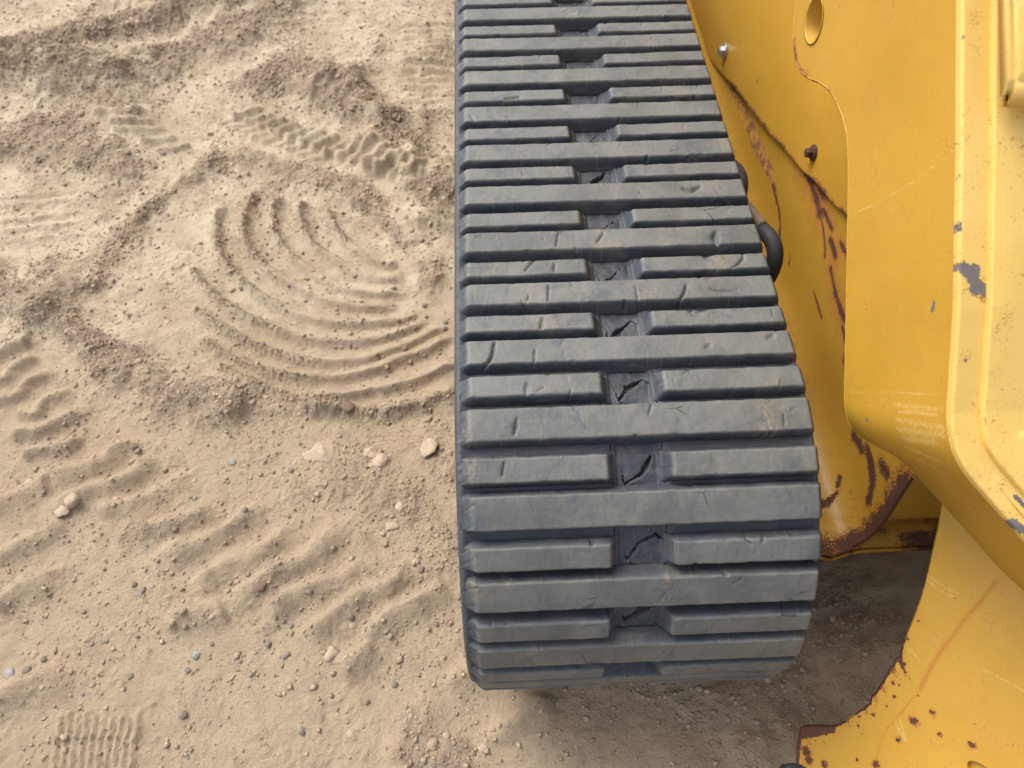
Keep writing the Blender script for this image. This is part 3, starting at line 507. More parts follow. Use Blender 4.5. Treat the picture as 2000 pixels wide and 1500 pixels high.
WIN_T = (.198, .252)                                    # lateral extent of the drive windows
def belt():
    ss = []
    for k in range(NP):
        vis = -6 <= k <= 10 or k >= NP-6
        ss.append(k*PITCH_T + np.linspace(0, PITCH_T, 40 if vis else 10, endpoint=False))
    s = np.concatenate(ss); ns = len(s)
    t = np.concatenate([[-.003, -.0015, .001, .004], np.linspace(.008, .19, 24), np.linspace(.1955, .2545, 24), np.linspace(.26, .442, 24), [.446, .449, .4515, .453]])
    S, Tt = np.meshgrid(s, t, indexing='ij')
    edge = np.minimum(Tt, W-Tt)
    h = -.010*(1-np.clip((edge+.003)/.006, 0, 1))**2+.0065*sstep(.0135, .004, Tt)+.004*sstep(W-.008, W-.003, Tt)
    ph = np.mod(S, PITCH_T)                              # window lies between two full bars
    win = sstep(.0525, .0565, ph)*sstep(PITCH_T+.0165, PITCH_T+.0125, np.where(ph < .03, ph+PITCH_T, ph))
    win = np.where((ph > .0525) | (ph < .0165), np.maximum(win, (ph < .0125)*1.), 0)
    lat = sstep(WIN_T[0]-.004, WIN_T[0], Tt)*sstep(WIN_T[1]+.004, WIN_T[1], Tt)
    h = h - .016*win*lat + .0008*fbm(S*60, Tt*60, 3, 5)
    P = track_pos(S, Tt, h); n = len(t)
    inner = track_pos(np.repeat(s[:, None], 4, 1), np.array([[.453, .447, .003, -.003]]).repeat(ns, 0), np.array([[-.022, -.032, -.032, -.022]]).repeat(ns, 0))
    A = np.concatenate([P, inner], 1); m = n+4
    A = np.concatenate([A, A[:, :1]], 1)[:, :m]
    idx = np.arange(ns*m).reshape(ns, m)
    i2 = np.roll(idx, -1, 0); j2 = np.roll(idx, -1, 1); ij = np.roll(i2, -1, 1)
    f = np.stack([idx, i2, ij, j2], -1).reshape(-1, 4)
    st = np.zeros((ns, m, 3)); st[..., 0] = s[:, None]; st[:, :n, 1] = t; st[:, n:, 1] = .5
    wear_shade = np.zeros((ns, m)); wear_shade[:, :n] = .25*sstep(.02, 0, edge)
    dust = np.zeros((ns, m)); dust[:, :n] = .35*sstep(.25, .5, fbm(S*14, Tt*9, 3, 8))
    return part('rubber_track', A.reshape(-1, 3), f, M_BELT, attrs={'st': st.reshape(-1, 3), 'wear_shade': wear_shade.ravel(), 'crack': np.zeros(ns*m), 'dust': dust.ravel()})
track = belt()
track['label'] = 'worn grey black rubber track with straight tread bars'

cracks = [(smooth_line(p, 4), w, d) for p, w, d in CRACKS]
def lug(k, kind, hi=True):
    """one tread bar as a relief over its footprint; kind: full, left or right half"""
    base = k*PITCH_T
    s0, s1 = (.0165, .0545) if kind == 'full' else (-.0300, -.0025)
    t0, t1 = {'full': (.0008, W-.0015), 'left': (.0008, .196), 'right': (.254, W-.0015)}[kind]
    r = np.random.default_rng(1000+k*3+{'full': 0, 'left': 1, 'right': 2}[kind])
    m = .0062
    if hi:
        s = np.concatenate([np.linspace(s0-m, s0+.004, 11), np.linspace(s0+.004, s1-.004, 16 if kind == 'full' else 11)[1:-1], np.linspace(s1-.004, s1+m, 11)])
        nt = int((t1-t0)/.0016)
    else:
        s = np.array([s0-m, s0-.001, s0+.003, s1-.003, s1+.001, s1+m]); nt = 14
    t = np.concatenate([[t0-.0006], np.linspace(t0, t1, nt), [t1+.0006]])
    S, Tt = np.meshgrid(s, t, indexing='ij'); SB = S+base
    j = 3.7*k
    edge_n = .0011*fbm(SB*90, Tt*45+j, 3, 11) + .0013*np.minimum(0, fbm(SB*30, Tt*70+j, 2, 12)+.25)*-3*0
    bite = .0030*sstep(.55, .80, noise(Tt*55+j, SB*35+k, 13))*sstep(.0, .3, noise(Tt*11+j, SB*3, 14))                # nibbled edges
    c_s = (s0+s1)/2; hs_ = (s1-s0)/2+.0012
    qs = np.abs(S-c_s)-(hs_-.007)
    tt0 = (t0 if kind != 'right' else t0+.0008)+(0 if kind != 'right' else 0)
    te0 = t0-.02 if kind != 'right' else t0-.004; te1 = t1+.004 if kind == 'left' else t1+.02
    ct = (te0+te1)/2; qt = np.abs(Tt-ct)-((te1-te0)/2-.007)
    sdf = np.hypot(np.maximum(qs, 0), np.maximum(qt, 0))+np.minimum(np.maximum(qs, qt), 0)-.007
    sdf = sdf+edge_n+bite*np.exp(-((sdf+.001)/.004)**2)
    f = np.clip((.0048-sdf)/.0078, 0, 1)
    prof = np.where(f < 1, 1-(1-f)**2.1, 1); prof = .55*prof+.45*sstep(0, 1, f)
    H = LH*(1+.03*r.normal())*(1-.05*r.random()*np.sin(np.clip((Tt-t0)/(t1-t0), 0, 1)*np.pi*r.uniform(1, 2)))
    h = -.004+(H+.004)*prof
    endl = .30+.70*sstep(.001, .0185+.003*r.random(), Tt+.0025*fbm(SB*50, Tt*50+j, 2, 15)); endr = .45+.55*sstep(.4515, .442, Tt)
    inn = 1. if kind == 'full' else (sstep(t1+.001, t1-.0135, Tt) if kind == 'left' else sstep(t0-.001, t0+.0150, Tt)); ee = endl*endr*inn; h = np.where(h > 0, h*ee, h)
    top = sstep(.6, 1, prof)
    h = h+top*(.0006*fbm(SB*26, Tt*26+j, 3, 16)+.00035*fbm(SB*130, Tt*130+j, 2, 17))
    ck = np.zeros(S.shape)
    if hi:
        for p, w, d in cracks:
            i = local(SB, Tt, p, .012)
            if not len(i[0]): continue
            dd, _, tp_ = line_dist(SB[i]+.0008*noise(SB[i]*400, Tt[i]*400, 3), Tt[i]+.0008*noise(SB[i]*400, Tt[i]*400, 4), p)
            g = np.exp(-(dd/(w*(.55+.45*np.sin(np.pi*np.clip(tp_, .08, .92)))))**2)
            h[i] -= d*g; ck[i] = np.maximum(ck[i], g*(.8 if w < .0028 else .3))
        for q in range(int(r.integers(0, 3) if kind != 'full' else r.integers(2, 5))):       # small cuts and nicks
            a = np.array([r.uniform(s0, s1)+base, r.uniform(t0+.02, t1-.01)]); ang = r.choice([0, 0, .4, -.5, 1.3])+r.normal()*.2
            ln = r.uniform(.004, .016); b = a+ln*np.array([math.cos(ang), math.sin(ang)])
            c = (a+b)/2+r.normal(size=2)*.0012; p = np.array([a, c, b]); i = local(SB, Tt, p, .006)
            if not len(i[0]): continue
            dd, _, _ = line_dist(SB[i], Tt[i], p); w = r.uniform(.0006, .0011); g = np.exp(-(dd/w)**2)
            h[i] -= r.uniform(.0006, .002)*g; ck[i] = np.maximum(ck[i], g*r.uniform(.3, .8))
        if kind != 'right':                                                   # slanted wrinkles at the outer edge
            for q in range(5):
                a = np.array([base+r.uniform(s0-.004, s1+.002), 0]); b = a+np.array([.010, .016])*r.uniform(.7, 1.3)
                i = local(SB, Tt, np.array([a, b]), .004); 
                if not len(i[0]): continue
                dd, _, _ = line_dist(SB[i], Tt[i], np.array([a, b])); g = np.exp(-(dd/.0009)**2); h[i] -= .0016*g; ck[i] = np.maximum(ck[i], .5*g)
    dust = .9*sstep(.30, .6, fbm(SB*9, Tt*14+j, 3, 18))+.45*sstep(.35, .1, prof)*sstep(.0, .4, fbm(SB*12, Tt*22+j, 3, 19))
    P = track_pos(SB, Tt, h)
    st = np.stack([SB, Tt, h*0+k*.37], -1)
    wear_shade = np.clip(prof*ee, 0, 1)**2*(.62+.38*top)  # scuffed tops light, shade of flanks and grooves painted dark by height
    name = 'tread_bar' if kind == 'full' else 'short_tread_bar'
    return part(name, P.reshape(-1, 3), grid_faces(*S.shape, flip=False), M_LUG, track, attrs={'st': st.reshape(-1, 3), 'wear_shade': wear_shade.ravel(), 'crack': ck.ravel(), 'dust': dust.ravel()})

def window(k):
    """thin web across a drive opening, split by a tear"""
    r = np.random.default_rng(500+k); base = k*PITCH_T
    s = np.linspace(-.0435, .0145, 58); t = np.linspace(WIN_T[0]-.0045, WIN_T[1]+.0045, 62)
    S, Tt = np.meshgrid(s, t, indexing='ij')
    rim = np.minimum(np.minimum(Tt-WIN_T[0], WIN_T[1]-Tt), np.minimum(S+.0435, .0145-S))
    h = -.0060+.0016*fbm(S*50+k, Tt*50, 3, 2)+.0050*sstep(.003, -.0042, rim)
    ca, cb = np.array([-.033+.003*r.normal(), .207+.003*r.random()]), np.array([.000+.004*r.normal(), .243+.003*r.normal()])
    mid = (ca+cb)/2+np.array([.002, -.002])*r.normal(); p = [ca+np.array([.012*r.random(), -.003]), ca, mid, cb]
    if r.random() < .5: p.append(cb+np.array([-.006, .006]))
    p = np.array(p)
    dd, side, tp_ = line_dist(S+.0022*fbm(S*140, Tt*140, 3, k+60), Tt+.0022*fbm(S*140, Tt*140, 3, k+61), p)
    w = (.0000+.0065*r.random()**2*np.exp(-((tp_-r.uniform(.3, .8))/r.uniform(.1, .3))**2))
    g = sstep(w+.0012, w, dd)*(0. if k in (7, 9) else 1.); h = h-.0095*g+np.where(side > 0, .0026, -.0016)*np.exp(-(dd/.013)**2)*sstep(0, .01, rim)
    P = track_pos(S+base, Tt, h)
    st = np.stack([S+base, Tt, h*0+k*.7], -1)
    dust = .8*sstep(.15, .5, fbm(S*40+k, Tt*40, 3, 4))+.9*sstep(.006, .001, np.minimum(S+.0435, .0145-S))*sstep(.0, .4, noise(S*20+k*3, Tt*45+k, 9))
    return part('drive_window', P.reshape(-1, 3), grid_faces(*S.shape), M_BELT, track, attrs={'st': st.reshape(-1, 3), 'wear_shade': (.5+.5*fbm(S*60+k, Tt*60, 2, 7)).ravel(), 'crack': g.ravel(), 'dust': dust.ravel()})

for k in range(-6, NP-6):
    hi = -5 <= k <= 10
    for kind in ('full', 'left', 'right'): lug(k, kind, hi)
    if -5 <= k <= 9: window(k)

# ---- wheels and track frame inside the loop
def lathe(name, prof, axis_x, cy, cz, mat, parent, n=48, smooth=True):
    a = np.linspace(0, 2*np.pi, n, endpoint=False); v = []
    for x, r in prof:
        for q in a: v.append((axis_x+x, cy+r*math.cos(q), cz+r*math.sin(q)))
    m = len(prof); f = []
    for i in range(m-1):
        for j in range(n): f.append((i*n+j, i*n+(j+1) % n, (i+1)*n+(j+1) % n, (i+1)*n+j))
    return part(name, v, f, mat, parent, smooth=smooth)
def box(name, a, b, mat, parent, bevel=.006):
    import bmesh
    bm = bmesh.new(); bmesh.ops.create_cube(bm, size=1)
    a = np.array(a); b = np.array(b)
    for q in bm.verts: q.co = Vector((a+b)/2+np.array(q.co)*(b-a))
    bmesh.ops.bevel(bm, geom=bm.edges[:], offset=bevel, segments=3, affect='EDGES', profile=.6)
    bm.verts.ensure_lookup_table(); v = [q.co[:] for q in bm.verts]; f = [[q.index for q in c.verts] for c in bm.faces]; bm.free()
    o = part(name, v, f, mat, parent, smooth=False); return o
und = box('track_frame', (.10, .62, .20), (.30, 2.3, .40), M_YEL, loader, .02)
lathe('idler_wheel', [(-.06, .03), (-.06, .10), (-.05, .20), (-.06, .255), (-.02, .259), (-.015, .24), (.015, .24), (.02, .259), (.06, .255), (.05, .20), (.06, .10), (.06, .03)], .175, YC, R, M_IRON, und)
lathe('drive_sprocket', [(-.05, .03), (-.05, .12), (-.03, .25), (.03, .25), (.05, .12), (.05, .03)], .175, YC+L_RUN, R, M_IRON, und)
for yy in (.85, 1.2, 1.55, 1.9): lathe('roller', [(-.11, .02), (-.11, .085), (-.04, .085), (-.03, .06), (.03, .06), (.04, .085), (.11, .085), (.11, .02)], .175, yy, .15, M_IRON, und, 28)

# ---- chassis
def zero(n): return {k: np.zeros(n) for k in ('rust_shade', 'chip', 'scratch', 'stain_shade')}
def sheet(name, P, mat, parent, thick, attrs=None, back=None):
    """plate from a grid of front points (nu, nv, 3): chamfered rim, sides and back"""
    nu, nv = P.shape[:2]
    du = np.gradient(P, axis=0); dv = np.gradient(P, axis=1); N = np.cross(du, dv); N /= np.linalg.norm(N, axis=-1, keepdims=True)+1e-12
    loop = [(0, j) for j in range(nv)]+[(i, nv-1) for i in range(1, nu)]+[(nu-1, j) for j in range(nv-2, -1, -1)]+[(i, 0) for i in range(nu-2, 0, -1)]
    li = np.array(loop); ids = li[:, 0]*nv+li[:, 1]
    E = P[li[:, 0], li[:, 1]]; En = N[li[:, 0], li[:, 1]]
    ii = np.clip(li[:, 0], 1, nu-2); jj = np.clip(li[:, 1], 1, nv-2); out = E-P[ii, jj]
    tang = np.roll(E, -1, 0)-np.roll(E, 1, 0); o2 = np.cross(tang, En); o2 /= np.linalg.norm(o2, axis=1, keepdims=True)+1e-12
    o2 *= np.sign((o2*out).sum(1, keepdims=True)+1e-12); c = min(.002, thick*.3)
    r1 = E+o2*c*.7-En*c*.3; r2 = E+o2*c-En*c; r3 = E+o2*c-En*(thick-c); r4 = E-En*thick
    V = [P.reshape(-1, 3)]; base = nu*nv; m = len(loop); rings = []
    for r in (r1, r2, r3, r4): rings.append(np.arange(m)+base); V.append(r); base += m
    F = [tuple(q) for q in grid_faces(nu, nv)]; prev = ids
    for r in rings:
        for k in range(m): F.append((prev[k], r[k], r[(k+1) % m], prev[(k+1) % m]))
        prev = r
    F.append(tuple(rings[-1]))
    V = np.concatenate(V)
    at = zero(len(V))
    for k, a in (attrs or {}).items():
        at[k][:nu*nv] = a.ravel()
        for q in range(2 if k == 'chip' else 4): at[k][nu*nv+q*m:nu*nv+(q+1)*m] = a[li[:, 0], li[:, 1]]
    return part(name, V, F, mat, parent, attrs=at)

def field(x, y, lines, pw=1.0):
    out = np.zeros(x.shape)
    for pts, w in lines:
        p = smooth_line(pts, 4) if len(pts) > 2 else np.array(pts); i = local(x, y, p, w*2.2)
        if not len(i[0]): continue
        d, _, t = line_dist(x[i], y[i], p); out[i] = np.maximum(out[i], np.clip(1.05-d/w, 0, 1)**pw)
    return out

crease = np.array(CREASE)
# lower side pan: wall curving out into a bottom flange
ny, nz = 330, 190
sec = smooth_line([(.520, .246), (.545, .247), (.570, .253), (.590, .270), (.600, .297), (.604, .34), (.605, .42), (.605, .52), (.606, .62), (.607, .75)], 24)
cl = np.concatenate([[0], np.cumsum(np.hypot(*np.diff(sec, axis=0).T))]); yv = np.linspace(0, 1, ny)[:, None]**1.35
def pan(yq):
    zt = np.interp(yq, crease[::-1, 0], crease[::-1, 1])+.05; zt = np.maximum(np.where(yq < .82, .622+(.82-yq)*.3, zt), .30)
    lt = np.interp(zt, sec[60:, 1], cl[60:]); w = np.linspace(0, 1, nz)[None]*lt
    return np.interp(w, cl, sec[:, 0]), np.interp(w, cl, sec[:, 1])
Yq = np.repeat(.42+1.8*yv, nz, 1)
Xq, Zq = pan(Yq[:, :1])
front = np.interp(Zq, [.246, .258, .419, .75], [.415, .424, .456, .50]); front = np.where(Zq < .256, np.interp(Xq, [.52, .545, .60], [.418, .412, .424]), front)
Yq = front+(2.25-front)*yv
rust_shade = np.maximum(field(Yq, Zq, RUST0), .16*sstep(.30, .25, Zq))  # second term paints the gap's shade along the pan bottom
stain_shade = field(Yq, Zq, [(p, w*3.6) for p, w in RUST0[1:9]], .8)*.95
stain_shade = np.maximum(stain_shade, .6*sstep(.6, .0, np.abs(Yq-.95)/.2)*sstep(.5, .3, Zq)*np.clip(fbm(Yq*60, Zq*4, 3, 6)+.3, 0, 1))
stain_shade = np.maximum(stain_shade, .30*sstep(.40, .25, Zq+.03*fbm(Yq*8, Zq*8, 3, 14)))  # shade of the gap beside the track, painted brown at the bottom
scr = np.clip(fbm(Yq*10+Zq*60, Zq*4-Yq*2, 2, 90)-.32, 0, 1)*2*sstep(.35, .6, fbm(Yq*4, Zq*4, 2, 91)+.4)
chassis = sheet('chassis', np.stack([Xq, Yq, Zq], -1)[::-1], M_YEL, loader, .006, {'rust_shade': rust_shade[::-1], 'stain_shade': stain_shade[::-1], 'scratch': .6*scr[::-1]})
chassis['label'] = 'rusted yellow lower side of the chassis'
# upper side panel overlapping it along the crease
n1, n2 = 260, 90
Yq = np.zeros((n1, n2)); Zq = np.zeros((n1, n2))
for i, y_ in enumerate(np.linspace(.70, 2.1, n1)):
    Yq[i] = y_; zl = float(np.interp(y_, crease[::-1, 0], crease[::-1, 1])); Zq[i] = zl+(1.05-zl)*np.linspace(0, 1, n2)**1.5
rust_shade = .62*field(Yq, Zq, [(CREASE, .011)])*np.clip(.55+fbm(Yq*9, Zq*9, 2, 3)*1.2+sstep(1.75, 1.45, Yq)*.45, 0, 1.2)
rust_shade = np.maximum(rust_shade, field(Yq, Zq, [([(1.41, .43), (1.40, .45)], .006), ([(1.065, .520), (1.062, .495)], .006)])*.5)
Xq = .594-.002*sstep(0, .02, Zq-.1)+.02*(Zq-.5)
panel = sheet('side_panel', np.stack([Xq, Yq, Zq], -1)[::-1], M_YEL, chassis, .005, {'rust_shade': rust_shade[::-1], 'stain_shade': .5*field(Yq, Zq, [([(1.062, .52), (1.055, .47)], .02)])[::-1]})

def bolt(px, py, pz, r, mat, label):
    prof = [(0, r*1.55), (-.003, r*1.55), (-.0045, r*1.35), (-.005, r*1.0)]
    a = np.linspace(0, 2*np.pi, 24, endpoint=False); v = []; f = []
    for x, q in prof: v += [(px+x, py+q*math.cos(t), pz+q*math.sin(t)) for t in a]
    for i in range(3):
        for j in range(24): f.append((i*24+j, i*24+(j+1) % 24, (i+1)*24+(j+1) % 24, (i+1)*24+j))
    b = len(v)
    for x, q in ((-.004, r), (-.013, r), (-.015, r*.82)):
        v += [(px+x, py+q*math.cos(t+.3), pz+q*math.sin(t+.3)) for t in np.linspace(0, 2*np.pi, 6, endpoint=False)]
    for i in range(2):
        for j in range(6): f.append((b+i*6+j, b+i*6+(j+1) % 6, b+(i+1)*6+(j+1) % 6, b+(i+1)*6+j))
    f.append(tuple(b+12+j for j in range(6)))
    o = part('bolt', v, f, mat, chassis, smooth=False); o['label'] = label
bolt(.588, 1.648, .353, .0122, M_STEEL, 'bright zinc plated hex bolt')
bolt(.592, 1.065, .526, .0092, M_RBOLT, 'rusty brown hex bolt')

# front panel, turned-under flange and bottom lip
def strip(name, prof, x0, x1, nx, mat, parent, thick, rfun=None):
    """sheet extruded along x from a (y, z) profile"""
    p = smooth_line(prof, 6); xs = np.linspace(x0, x1, nx)
    P = np.zeros((nx, len(p), 3)); P[..., 0] = xs[:, None]; P[..., 1] = p[None, :, 0]; P[..., 2] = p[None, :, 1]
    at = rfun(P) if rfun else None
    return sheet(name, P[:, ::-1], mat, parent, thick, {k: a[:, ::-1] for k, a in at.items()} if at else None)
strip('front_panel', [(.505, .72), (.478, .48), (.462, .36), (.452, .305), (.455, .285), (.47, .272)], .612, 1.5, 120, M_YEL, chassis, .006,
      lambda P: {'rust_shade': .30*sstep(.300, .275, P[..., 2]), 'stain_shade': .35*sstep(.36, .27, P[..., 2])})
lip_x = np.linspace(.525, 1.5, 160)
P = np.zeros((160, 12, 3)); P[..., 0] = lip_x[:, None]; P[..., 1] = (np.interp(lip_x, [.525, .545, .58, .604, .70, .8, 1.5], [.418, .412, .421, .424, .424, .428, .44]))[:, None]+np.linspace(-.002, .05, 12)[None]; P[..., 2] = .2385-.003*sstep(.6, .53, lip_x)[:, None]
nz_ = fbm(P[..., 0]*12, P[..., 1]*30, 3, 4)
sheet('belly_plate', P, M_YEL, chassis, .012, {'rust_shade': np.clip(.35+nz_+.6*sstep(.66, .74, P[..., 0]), 0, 1)*sstep(.10, .0, P[..., 1]-.42)})
box('chassis_body', (.625, .52, .25), (1.5, 2.45, .92), M_YEL, chassis, .03)
box('cab_blocker', (.68, .66, .93), (1.46, 2.2, 2.0), M_YEL, loader, .05)  # unseen cab box, added to block sky light from the right
box('coupler_blocker', (.74, .06, .16), (1.5, .30, .62), M_YEL, loader, .02)  # unseen box, added to block light and darken the ground in front

# black hoses between track and chassis
def tube(name, pts, r, mat, parent, n=14):
    p = smooth_line(pts, 8); v = []; f = []; up = np.array([.31, .2, .93])
    for i in range(len(p)):
        d = p[min(i+1, len(p)-1)]-p[max(i-1, 0)]; d /= np.linalg.norm(d); a = np.cross(d, up); a /= np.linalg.norm(a); b = np.cross(d, a)
        q = r if np.isscalar(r) else np.interp(i/(len(p)-1), np.linspace(0, 1, len(r)), r)
        v += [p[i]+q*(math.cos(t)*a+math.sin(t)*b) for t in np.linspace(0, 2*np.pi, n, endpoint=False)]
    for i in range(len(p)-1):
        for j in range(n): f.append((i*n+j, i*n+(j+1) % n, (i+1)*n+(j+1) % n, (i+1)*n+j))
    f += [tuple(range(n)), tuple(range((len(p)-1)*n, len(p)*n))]
    return part(name, v, f, mat, parent)
for pts, r in (([(.40, 1.12, .50), (.425, 1.04, .535), (.435, .985, .55), (.432, .95, .535), (.42, .92, .49)], .010),
               ([(.40, 1.00, .50), (.418, .93, .545), (.430, .85, .566), (.440, .80, .575), (.442, .775, .552), (.435, .77, .50), (.42, .78, .42)], .0125)):
    o = tube('hydraulic_hose', pts, r, M_BLK, loader); o['label'] = 'black hydraulic hose between rubber track and chassis'
tube('dusty_sleeve', [(.402, .985, .520), (.414, .93, .556), (.426, .86, .573), (.431, .835, .577)], .0085, M_TAN, o)

# ---- lift arm: plates swept along a path that slopes down to the front and then cranks inwards
U1 = np.array([0, -.823, -.568]); U1 /= np.linalg.norm(U1); V1 = np.array([0, U1[2], -U1[1]]); XA = np.array([1., 0, 0]); B0 = np.array([.45, .481, .600])
ls = np.concatenate([np.linspace(-1.05, -.62, 40, endpoint=False), np.linspace(-.62, -.02, 190, endpoint=False), np.linspace(-.02, .085, 44, endpoint=False), np.linspace(.085, .50, 110)])
PHI = math.radians(40)*sstep(-.012, .075, ls)
dirs = np.cos(PHI)[:, None]*U1+np.sin(PHI)[:, None]*XA; inw = np.cos(PHI)[:, None]*XA-np.sin(PHI)[:, None]*U1
i0 = int(np.argmin(np.abs(ls+.02))); path = np.zeros((len(ls), 3)); path[i0] = B0+U1*ls[i0]
for i in range(i0+1, len(ls)): path[i] = path[i-1]+.5*(dirs[i]+dirs[i-1])*(ls[i]-ls[i-1])
for i in range(i0-1, -1, -1): path[i] = path[i+1]-dirs[i]*(ls[i+1]-ls[i])
LOWL = [-1.05, -.72, -.66, -.601, -.56, -.529, -.498, -.4715, -.452, -.438, -.418, -.398, -.372, -.3465, -.309, -.246, -.131, -.02, .02, .06, .62]
LOWV = [.00, -.02, -.075, -.118, -.130, -.133, -.126, -.1055, -.076, -.0498, -.022, -.004, .013, .0233, .025, .0207, .0104, .000, .000, .002, .006]
vlow = np.interp(ls, LOWL, LOWV); vlow = np.convolve(np.pad(vlow, 2, 'edge'), [.1, .2, .4, .2, .1], 'valid')
vtop = np.interp(ls, [-1.05, -.4, -.26, -.11, -.01, .03, .62], [.285, .255, .249, .240, .226, .226, .232])
nv = 96; tv = np.linspace(0, 1, nv)
Vv = vlow[:, None]+(vtop-vlow)[:, None]*tv[None]; Lq = ls[:, None].repeat(nv, 1)
PSI = math.radians(9)*sstep(-.01, .13, ls); SCL = 1+.05*sstep(-.01, .13, ls)
VT = np.cos(PSI)[:, None]*V1-np.sin(PSI)[:, None]*inw
P = path[:, None]+V1*vtop[:, None, None]-VT[:, None]*((vtop[:, None]-Vv)*SCL[:, None])[..., None]
HC, HV, HR = -.5252, -.060, .0285
dl = np.hypot(Lq-HC, Vv-HV)
chip = field(Lq, Vv, [([(-.121, .2), (-.1125, .1985)], .0035), ([(-.118, .199), (-.112, .196)], .004), ([(.0085, .054), (.0115, .054)], .004), ([(-.345, .2475), (-.342, .2495)], .004)])
for e in RNG.uniform(-.5, .4, 26): chip = np.maximum(chip, field(Lq, Vv, [([(e, float(np.interp(e, ls, vtop))-.001), (e+RNG.uniform(.001, .006), float(np.interp(e, ls, vtop)))], RNG.uniform(.0015, .0035))]))
scl = [([(-.0234, .0164), (-.0275, .2191)], .0022), ([(-.0123, .1188), (-.0117, .2101)], .004), ([(.0048, .1234), (.0065, .2095)], .006), ([(.0164, .123), (.0143, .2092)], .008), ([(-.2426, .0206), (-.2484, .1443), (-.2638, .2433)], .0022), ([(-.005, .13), (-.006, .20)], .004), ([(.028, .13), (.024, .19)], .008), ([(.04, .12), (.05, .18)], .005), ([(.06, .10), (.075, .17)], .005), ([(.08, .10), (.15, .19)], .004), ([(.10, .08), (.18, .16)], .003)]
rr = field(Lq, Vv, [([(-.53, -.128), (-.497, -.122), (-.47, -.10), (-.455, -.085)], .014)])*.55
rr = np.maximum(rr, .45*sstep(.003, .0, Vv-vlow[:, None])*sstep(-.25, -.45, Lq))
arm = sheet('lift_arm', P, M_YEL, loader, .014, {'chip': chip, 'scratch': field(Lq, Vv, scl, .7), 'rust_shade': rr, 'stain_shade': .35*field(Lq, Vv, [([(-.52, -.12), (-.46, -.08)], .04)])})
arm['label'] = 'yellow lift arm cranked inwards, side plate scratched'
# pin hole: open the faces of front and back skins and line the bore
me = arm.data; co = np.empty(len(me.vertices)*3, np.float32); me.vertices.foreach_get('co', co); co = co.reshape(-1, 3)
loc = co.astype(float)-OFF-B0; la = loc@U1; va = loc@V1; rad = np.hypot(la-HC, va-HV)
import bmesh
bm = bmesh.new(); bm.from_mesh(me); bm.verts.ensure_lookup_table()
gone = [f for f in bm.faces if len(f.verts) > 8 or all(rad[q.index] < HR for q in f.verts)]
for q in bm.verts:
    if rad[q.index] < HR:
        d = np.array([la[q.index]-HC, va[q.index]-HV]); d *= HR/max(np.linalg.norm(d), 1e-6); p_ = B0+U1*(HC+d[0])+V1*(HV+d[1]); q.co = Vector((float(co[q.index][0]), p_[1]+OFF[1], p_[2]+OFF[2]))
bmesh.ops.delete(bm, geom=gone, context='FACES')
bm.to_mesh(me); bm.free()
a = np.linspace(0, 2*np.pi, 48, endpoint=False); v = []; f = []
hc = B0+U1*HC+V1*HV
for x, q in ((-.0005, HR*1.02), (-.0012, HR+.0022), (-.0012, HR-.0004), (.0, HR-.001), (.115, HR-.001), (.116, .0)):
    v += [hc+XA*x+q*(math.cos(t)*U1+math.sin(t)*V1) for t in a]
for i in range(5):
    for j in range(48): f.append((i*48+j, i*48+(j+1) % 48, (i+1)*48+(j+1) % 48, (i+1)*48+j))
part('pin_bore', v, f, M_YEL, arm, attrs={**zero(len(v)), 'rust_shade': np.where(np.arange(len(v)) >= 240, .9, 0)})  # end cap painted dark for the shade deep in the bore

def sweep(name, prof, mat, parent, sel, attr=None, smooth=True, endcap=True):
    """prof: list of (inward, above the top edge) along the arm path"""
    idx = np.arange(len(ls))[sel]; pr = np.array(prof)
    Q = path[idx][:, None]+V1*(vtop[idx][:, None, None]+pr[None, :, 1:2])+inw[idx][:, None]*pr[None, :, 0:1]
    at = zero(Q.shape[0]*Q.shape[1])
    if attr:
        for k, a in attr(ls[idx][:, None].repeat(len(pr), 1), pr[None].repeat(len(idx), 0)).items(): at[k] = a.ravel()
    n, m = Q.shape[:2]; F = [tuple(q) for q in grid_faces(n, m)]
    if endcap: F += [tuple(range(m)), tuple((n-1)*m+j for j in range(m))]
    return part(name, Q.reshape(-1, 3), F, mat, parent, smooth=smooth, attrs=at)
def rnd(a, b, c, r, n=4):                                # fillet between a-b-c
    a, b, c = map(np.array, (a, b, c)); p = b+(a-b)/np.linalg.norm(a-b)*r; q = b+(c-b)/np.linalg.norm(c-b)*r
    return [tuple((1-t)**2*p+2*t*(1-t)*b+t*t*q) for t in np.linspace(0, 1, n)]
every = slice(None)
fl = [(-.0022, -.006)]+rnd((-.0022, -.006), (-.0022, .0035), (.03, .0035), .003)+[(x, .0035) for x in np.arange(.0015, .0295, .0013)]+[(.030, .0035)]
def fl_attr(L, p):
    u = p[..., 0]
    c = field(L, u, [([(-.150, .002), (-.138, .012), (-.126, .024)], .010), ([(-.148, .012), (-.128, .014)], .010), ([(.118, .000), (.150, .004), (.19, .003)], .007), ([(.165, .004), (.178, .020)], .008), ([(.10, .018), (.115, .019)], .004), ([(-.062, .008), (-.060, .009)], .003), ([(-.415, -.001), (-.405, .001)], .004)])
    r = field(L, u, [([(-.133, .020), (-.122, .022)], .010)])*.7+.33*sstep(.022, .03, u)*np.clip(.3+fbm(L*20, u*20, 2, 8), 0, 1)
    e = 1.3*np.clip(fbm(L*45, u*40, 3, 9)+.02, 0, .6)*sstep(.0030, -.001, u)
    return {'chip': np.maximum(c, e), 'rust_shade': r}
sweep('top_flange', fl, M_YEL_LIT, arm, every, fl_attr, endcap=False)
